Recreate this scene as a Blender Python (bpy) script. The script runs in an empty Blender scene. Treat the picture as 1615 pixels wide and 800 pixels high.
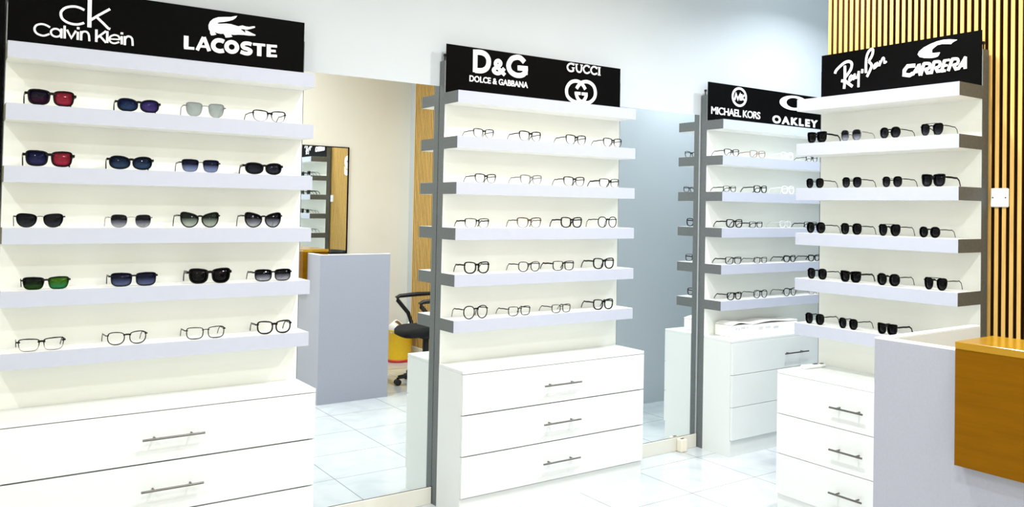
import bpy, math, random
from mathutils import Matrix, Vector

random.seed(7)
SC = bpy.context.scene
COL = SC.collection

# ------------------------------------------------------------------ camera
cam_d = bpy.data.cameras.new('camera')
cam = bpy.data.objects.new('camera', cam_d)
COL.objects.link(cam)
RT, UP, FW = (0.781315, -0.623919, 0.0165), (-0.025439, -0.00542, 0.999662), (0.623618, 0.78147, 0.020107)
cam.matrix_world = Matrix(((RT[0], UP[0], -FW[0], -4.2709), (RT[1], UP[1], -FW[1], -4.1595),
                           (RT[2], UP[2], -FW[2], 1.5331), (0, 0, 0, 1)))
cam_d.sensor_fit = 'HORIZONTAL'
cam_d.sensor_width = 36
cam_d.lens = 30.3706
cam_d.shift_x = -0.118385
cam_d.shift_y = -0.059229
cam_d.clip_start = 0.02
SC.camera = cam

# ------------------------------------------------------------------ world, exposure
W = bpy.data.worlds.new('world')
SC.world = W
W.use_nodes = True
W.node_tree.nodes['Background'].inputs[0].default_value = (0.9, 0.95, 1, 1)
W.node_tree.nodes['Background'].inputs[1].default_value = 0.4
SC.view_settings.view_transform = 'Standard'
SC.view_settings.look = 'None'
SC.view_settings.gamma = 1
SC.view_settings.exposure = -1.5
SC.view_settings.use_curve_mapping = False
SC.cycles.use_denoising = True
SC.cycles.max_bounces = 12
SC.cycles.diffuse_bounces = 6
SC.cycles.glossy_bounces = 6
SC.cycles.transparent_max_bounces = 16
SC.cycles.sample_clamp_indirect = 6

# ceiling downlights and added fill lamps: (x, y, watts, colour, beam spread in degrees)
WARM, COOL = (0.98, 0.99, 1.0), (0.88, 0.95, 1.0)
CEIL = 3.35
LAMPS = [(-5.2, -2.3, 105, WARM, 170), (-2.4, -1.95, 140, WARM, 160), (-1.05, -1.55, 125, WARM, 150), (0.4, -0.87, 82, COOL, 134),  # first one, far left, is added fill for the slatted-wall display
         (-3.6, -3.5, 80, WARM, 170), (-2.3, -3.6, 55, WARM, 170)]  # first one is added fill for the left-wall displays

# ------------------------------------------------------------------ tags
def tag(o, label=None, cat=None, group=None, kind=None):
    if label: o['label'] = label
    if cat: o['category'] = cat
    if group: o['group'] = group
    if kind: o['kind'] = kind
    return o

def empty(name, loc=(0, 0, 0), rz=0.0):
    o = bpy.data.objects.new(name, None)
    o.empty_display_size = 0.05
    o.location = loc
    o.rotation_euler = (0, 0, rz)
    COL.objects.link(o)
    return o

# ------------------------------------------------------------------ materials
def s2l(c):
    return tuple((v / 12.92 if v <= 0.04045 else ((v + 0.055) / 1.055) ** 2.4) for v in [x / 255 for x in c])

def nodes(name):
    m = bpy.data.materials.new(name)
    m.use_nodes = True
    nt = m.node_tree
    return m, nt, nt.nodes['Principled BSDF'], nt.nodes['Material Output']

def mat(name, rgb, rough=0.5, metal=0.0, spec=0.5, noise=0.0, nscale=40.0, stretch=(1, 1, 1), coat=0.0):
    m, nt, b, out = nodes(name)
    c = s2l(rgb)
    b.inputs['Base Color'].default_value = (*c, 1)
    b.inputs['Roughness'].default_value = rough
    b.inputs['Metallic'].default_value = metal
    b.inputs['Specular IOR Level'].default_value = spec
    b.inputs['Coat Weight'].default_value = coat
    if noise:
        tc = nt.nodes.new('ShaderNodeTexCoord')
        mp = nt.nodes.new('ShaderNodeMapping')
        mp.inputs['Scale'].default_value = stretch
        nz = nt.nodes.new('ShaderNodeTexNoise')
        nz.inputs['Scale'].default_value = nscale
        nz.inputs['Detail'].default_value = 4
        rp = nt.nodes.new('ShaderNodeValToRGB')
        rp.color_ramp.elements[0].position = 0.3
        rp.color_ramp.elements[1].position = 0.7
        rp.color_ramp.elements[0].color = (*[v * (1 - noise) for v in c], 1)
        rp.color_ramp.elements[1].color = (*[min(1, v * (1 + noise)) for v in c], 1)
        nt.links.new(tc.outputs['Object'], mp.inputs[0])
        nt.links.new(mp.outputs[0], nz.inputs['Vector'])
        nt.links.new(nz.outputs[0], rp.inputs[0])
        nt.links.new(rp.outputs[0], b.inputs['Base Color'])
    return m

def lens_mat(name, top, bot, a_top, a_bot, rough=0.04, metal=0.0):
    """tinted spectacle lens: colour and opacity run from the top to the bottom of the lens"""
    m, nt, b, out = nodes(name)
    tc = nt.nodes.new('ShaderNodeTexCoord')
    sp = nt.nodes.new('ShaderNodeSeparateXYZ')
    nt.links.new(tc.outputs['Generated'], sp.inputs[0])
    mr = nt.nodes.new('ShaderNodeMapRange')
    mr.inputs['From Min'].default_value = 0.12
    mr.inputs['From Max'].default_value = 0.62
    nt.links.new(sp.outputs['Z'], mr.inputs['Value'])
    mx = nt.nodes.new('ShaderNodeMix')
    mx.data_type = 'RGBA'
    mx.inputs[6].default_value = (*s2l(bot), 1)
    mx.inputs[7].default_value = (*s2l(top), 1)
    nt.links.new(mr.outputs[0], mx.inputs[0])
    nt.links.new(mx.outputs[2], b.inputs['Base Color'])
    b.inputs['Roughness'].default_value = rough
    b.inputs['Metallic'].default_value = metal
    b.inputs['Specular IOR Level'].default_value = 0.12
    al = nt.nodes.new('ShaderNodeMapRange')
    al.inputs['To Min'].default_value = a_bot
    al.inputs['To Max'].default_value = a_top
    nt.links.new(mr.outputs[0], al.inputs['Value'])
    tr = nt.nodes.new('ShaderNodeBsdfTransparent')
    ms = nt.nodes.new('ShaderNodeMixShader')
    nt.links.new(al.outputs[0], ms.inputs[0])
    nt.links.new(tr.outputs[0], ms.inputs[1])
    nt.links.new(b.outputs[0], ms.inputs[2])
    nt.links.new(ms.outputs[0], out.inputs['Surface'])
    return m

def tile_mat():
    m, nt, b, out = nodes('polished_tile')
    tc = nt.nodes.new('ShaderNodeTexCoord')
    mp = nt.nodes.new('ShaderNodeMapping')
    mp.inputs['Location'].default_value = (2.03 + 0.49 * 20, 0.68 + 0.49 * 20, 0)
    br = nt.nodes.new('ShaderNodeTexBrick')
    br.offset = 0
    br.squash = 1
    br.inputs['Scale'].default_value = 1
    br.inputs['Brick Width'].default_value = 0.49
    br.inputs['Row Height'].default_value = 0.49
    br.inputs['Mortar Size'].default_value = 0.0022
    br.inputs['Mortar Smooth'].default_value = 0.2
    br.inputs['Color1'].default_value = (*s2l((206, 210, 211)), 1)
    br.inputs['Color2'].default_value = (*s2l((200, 206, 209)), 1)
    br.inputs['Mortar'].default_value = (*s2l((120, 120, 118)), 1)
    nz = nt.nodes.new('ShaderNodeTexNoise')
    nz.inputs['Scale'].default_value = 3.5
    nz.inputs['Detail'].default_value = 6
    nz.inputs['Distortion'].default_value = 1.6
    rp = nt.nodes.new('ShaderNodeValToRGB')
    rp.color_ramp.elements[0].position = 0.35
    rp.color_ramp.elements[1].position = 0.6
    rp.color_ramp.elements[0].color = (0.88, 0.89, 0.9, 1)
    rp.color_ramp.elements[1].color = (1, 1, 1, 1)
    mx = nt.nodes.new('ShaderNodeMix')
    mx.data_type = 'RGBA'
    mx.blend_type = 'MULTIPLY'
    mx.inputs[0].default_value = 1
    nt.links.new(tc.outputs['Object'], mp.inputs[0])
    nt.links.new(mp.outputs[0], br.inputs['Vector'])
    nt.links.new(tc.outputs['Object'], nz.inputs['Vector'])
    nt.links.new(nz.outputs[0], rp.inputs[0])
    nt.links.new(br.outputs['Color'], mx.inputs[6])
    nt.links.new(rp.outputs[0], mx.inputs[7])
    nt.links.new(mx.outputs[2], b.inputs['Base Color'])
    b.inputs['Roughness'].default_value = 0.12
    return m

def mirror_mat():
    m, nt, b, out = nodes('mirror_glass')
    b.inputs['Base Color'].default_value = (0.89, 0.935, 0.94, 1)
    b.inputs['Metallic'].default_value = 1
    b.inputs['Roughness'].default_value = 0.0
    return m

M = dict(
    wall=mat('wall_paint', (197, 203, 207), 0.7, noise=0.015, nscale=3),
    cream=mat('cream_paint', (235, 231, 219), 0.7, noise=0.015, nscale=3),
    ceil=mat('ceiling_paint', (246, 246, 244), 0.8, noise=0.01),
    tile=tile_mat(),
    skirt=mat('skirting_tile', (222, 219, 208), 0.25, noise=0.02, nscale=8),
    mirror=mirror_mat(),
    panel=mat('cream_white_panel', (240, 242, 236), 0.45, noise=0.012, nscale=4, stretch=(1, 1, 8)),
    lam=mat('white_laminate', (226, 229, 227), 0.3, noise=0.006, nscale=5),
    shelf=mat('white_shelf_board', (244, 244, 242), 0.35, noise=0.006, nscale=30),
    front=mat('lavender_grey_edging', (184, 188, 202), 0.35, noise=0.012, nscale=30),
    grey=mat('grey_laminate', (96, 101, 102), 0.5, noise=0.12, nscale=90),
    gap=mat('dark_gap', (40, 38, 36), 0.8, noise=0.1),
    black=mat('black_acrylic', (3, 3, 3), 0.5, spec=0.04, noise=0.1),
    white=mat('white_lettering', (252, 252, 252), 0.5, noise=0.004),
    chrome=mat('brushed_steel', (120, 116, 112), 0.3, metal=1.0, noise=0.1, nscale=120, stretch=(1, 1, 1)),
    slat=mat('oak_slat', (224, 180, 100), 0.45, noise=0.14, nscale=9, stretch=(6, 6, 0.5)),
    slatcore=mat('shaded_slat_core', (72, 40, 8), 0.6, noise=0.15, nscale=9, stretch=(6, 6, 0.5)),  # slat sides browned to paint in the shade between slats
    backing=mat('dark_felt', (22, 11, 4), 0.9, noise=0.2, nscale=60),
    wood=mat('shaded_oak_veneer', (122, 79, 0), 0.5, spec=0.06, noise=0.10, nscale=5, stretch=(14, 1, 14)),  # darker than the ledge top: shade on the front put into the colour
    ledge=mat('varnished_oak_edge', (168, 124, 8), 0.12, noise=0.08, nscale=5, stretch=(14, 1, 14)),
    counter=mat('pale_grey_laminate', (164, 166, 179), 0.4, noise=0.03, nscale=110),
    edge=mat('white_edging', (248, 248, 246), 0.4, noise=0.005),
    plastic=mat('white_plastic', (246, 246, 246), 0.3, noise=0.005),
    cream_pl=mat('cream_plastic', (240, 232, 212), 0.4, noise=0.01),
    card=mat('white_card', (246, 244, 240), 0.6, noise=0.015, nscale=12),
    print=mat('grey_print', (206, 206, 210), 0.6, noise=0.1),
    yellow=mat('yellow_plastic', (236, 190, 20), 0.35, noise=0.03),
    red=mat('red_band', (196, 40, 30), 0.4, noise=0.03),
    bag=mat('thin_white_bag', (236, 234, 226), 0.5, noise=0.03, nscale=30),
    chair=mat('black_chair_plastic', (14, 14, 15), 0.45, noise=0.2),
    fabric=mat('black_chair_fabric', (18, 18, 20), 0.9, noise=0.3, nscale=200),
    timber=mat('yellow_timber', (226, 206, 130), 0.5, noise=0.06, nscale=6, stretch=(8, 8, 0.6)),
    lampring=mat('white_lamp_ring', (240, 240, 240), 0.4, noise=0.01),
)
F = dict(
    black=mat('black_acetate', (5, 5, 6), 0.3, spec=0.15, noise=0.2),
    navy=mat('navy_acetate', (10, 11, 24), 0.3, spec=0.15, noise=0.2),
    brown=mat('brown_acetate', (70, 50, 40), 0.25, noise=0.3, nscale=120),
    gun=mat('gunmetal', (10, 10, 11), 0.35, spec=0.15, noise=0.1),
    silver=mat('silver_metal', (150, 150, 154), 0.25, metal=1.0, noise=0.05),
    grey=mat('grey_acetate', (110, 112, 116), 0.3, noise=0.1),
    white=mat('white_acetate', (250, 250, 252), 0.25, noise=0.01),
    clearf=mat('pale_acetate', (205, 208, 208), 0.2, noise=0.02),
    amber=mat('pale_brown_metal', (150, 126, 104), 0.3, metal=0.5, noise=0.1),
)
LM = dict(
    clear=lens_mat('clear_lens', (235, 240, 240), (240, 240, 240), 0.05, 0.04),
    pale=lens_mat('pale_grey_lens', (138, 150, 148), (160, 170, 168), 0.72, 0.62),
    dark=lens_mat('dark_lens', (3, 3, 4), (5, 5, 6), 0.99, 0.97),
    ink=lens_mat('dark_gradient_lens', (3, 3, 5), (30, 32, 40), 0.99, 0.88),
    fade=lens_mat('fading_grey_lens', (4, 4, 7), (120, 122, 140), 0.99, 0.55),
    green=lens_mat('grey_green_gradient_lens', (18, 24, 20), (150, 165, 152), 0.97, 0.55),
    blue=lens_mat('blue_gradient_lens', (6, 8, 30), (110, 128, 178), 0.98, 0.7),
    navy=lens_mat('navy_gradient_lens', (6, 7, 26), (70, 80, 122), 0.98, 0.8),
    slate=lens_mat('slate_blue_lens', (12, 22, 40), (44, 66, 96), 0.98, 0.95),
    smoke=lens_mat('smoke_lens', (10, 12, 18), (34, 38, 48), 0.98, 0.93),
    plum=lens_mat('plum_mirror_lens', (14, 10, 26), (50, 16, 40), 0.98, 0.98, 0.08, 0.1),  # mirrored pairs: left and right tints differ to paint in the reflections
    red=lens_mat('red_mirror_lens', (110, 28, 40), (150, 40, 62), 0.98, 0.98, 0.12, 0.2),
    indigo=lens_mat('indigo_mirror_lens', (14, 16, 46), (44, 44, 84), 0.98, 0.98, 0.08, 0.1),
    cyan=lens_mat('blue_mirror_lens', (16, 26, 56), (40, 62, 96), 0.98, 0.98, 0.08, 0.1),
    violet=lens_mat('violet_mirror_lens', (34, 28, 78), (66, 52, 110), 0.98, 0.98, 0.08, 0.15),
    forest=lens_mat('dark_green_mirror_lens', (6, 14, 6), (30, 62, 20), 0.98, 0.98, 0.08, 0.1),
    lime=lens_mat('lime_mirror_lens', (46, 84, 14), (40, 120, 70), 0.98, 0.98, 0.12, 0.2),
)

# ------------------------------------------------------------------ mesh helpers
class MB:
    """collects shapes; build() links them as ONE mesh object"""
    def __init__(self): self.v, self.f, self.s = [], [], []
    def add(self, vs, fs, smooth=False):
        n = len(self.v)
        self.v += [tuple(p) for p in vs]
        self.f += [tuple(i + n for i in f) for f in fs]
        self.s += [smooth] * len(fs)
        return self
    def box(self, x0, x1, y0, y1, z0, z1, b=0.0):
        x0, x1, y0, y1, z0, z1 = min(x0, x1), max(x0, x1), min(y0, y1), max(y0, y1), min(z0, z1), max(z0, z1)
        if b <= 0:
            v = [(x, y, z) for z in (z0, z1) for (x, y) in ((x0, y0), (x1, y0), (x1, y1), (x0, y1))]
            return self.add(v, [(3, 2, 1, 0), (4, 5, 6, 7), (0, 1, 5, 4), (1, 2, 6, 5), (2, 3, 7, 6), (3, 0, 4, 7)])
        b = min(b, (x1 - x0) / 2.01, (y1 - y0) / 2.01, (z1 - z0) / 2.01)
        def ring(x0, x1, y0, y1, c, z):
            return [(x0 + c, y0, z), (x1 - c, y0, z), (x1, y0 + c, z), (x1, y1 - c, z), (x1 - c, y1, z), (x0 + c, y1, z), (x0, y1 - c, z), (x0, y0 + c, z)]
        v = ring(x0 + b, x1 - b, y0 + b, y1 - b, b * .4, z0) + ring(x0, x1, y0, y1, b, z0 + b) + ring(x0, x1, y0, y1, b, z1 - b) + ring(x0 + b, x1 - b, y0 + b, y1 - b, b * .4, z1)
        f = [tuple(range(7, -1, -1)), tuple(range(24, 32))]
        for r in range(3):
            for i in range(8):
                j = (i + 1) % 8
                f.append((r * 8 + i, r * 8 + j, r * 8 + 8 + j, r * 8 + 8 + i))
        return self.add(v, f)
    def tube(self, pts, r, n=8, cap=True, ry=None):
        """round (or oval) bar swept along a polyline"""
        pts = [Vector(p) for p in pts]
        rings = []
        up0 = Vector((0, 0, 1))
        for i, p in enumerate(pts):
            d = (pts[min(i + 1, len(pts) - 1)] - pts[max(i - 1, 0)]).normalized()
            up = up0 if abs(d.z) < 0.95 else Vector((0, 1, 0))
            a = d.cross(up).normalized()
            c = a.cross(d).normalized()
            rr = r[i] if isinstance(r, (list, tuple)) else r
            r2 = rr if ry is None else ry
            rings.append([p + a * math.cos(2 * math.pi * k / n) * rr + c * math.sin(2 * math.pi * k / n) * r2 for k in range(n)])
        v = [q for rg in rings for q in rg]
        f = [(i * n + k, i * n + (k + 1) % n, (i + 1) * n + (k + 1) % n, (i + 1) * n + k) for i in range(len(rings) - 1) for k in range(n)]
        self.add(v, f, True)
        if cap:
            m = len(rings) - 1
            self.add(rings[0], [tuple(range(n - 1, -1, -1))])
            self.add(rings[m], [tuple(range(n))])
        return self
    def lathe(self, prof, n=24, c=(0, 0)):
        v = [(c[0] + r * math.cos(2 * math.pi * k / n), c[1] + r * math.sin(2 * math.pi * k / n), z) for r, z in prof for k in range(n)]
        f = [(i * n + k, i * n + (k + 1) % n, (i + 1) * n + (k + 1) % n, (i + 1) * n + k) for i in range(len(prof) - 1) for k in range(n)]
        self.add(v, f, True)
        if prof[0][0] > 1e-5: self.add(v[:n], [tuple(range(n - 1, -1, -1))])
        if prof[-1][0] > 1e-5: self.add(v[-n:], [tuple(range(n))])
        return self
    def mesh(self, name, m):
        me = bpy.data.meshes.new(name)
        me.from_pydata(self.v, [], self.f)
        me.polygons.foreach_set('use_smooth', self.s)
        me.materials.append(m)
        me.update()
        return me
    def build(self, name, m, parent=None, kind=None):
        o = bpy.data.objects.new(name, self.mesh(name, m))
        COL.objects.link(o)
        if parent: o.parent = parent
        if kind: o['kind'] = kind
        return o

def link(name, me, parent=None):
    o = bpy.data.objects.new(name, me)
    COL.objects.link(o)
    if parent: o.parent = parent
    return o

def struct(name, mb, m):
    return mb.build(name, m, None, 'structure')

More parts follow.
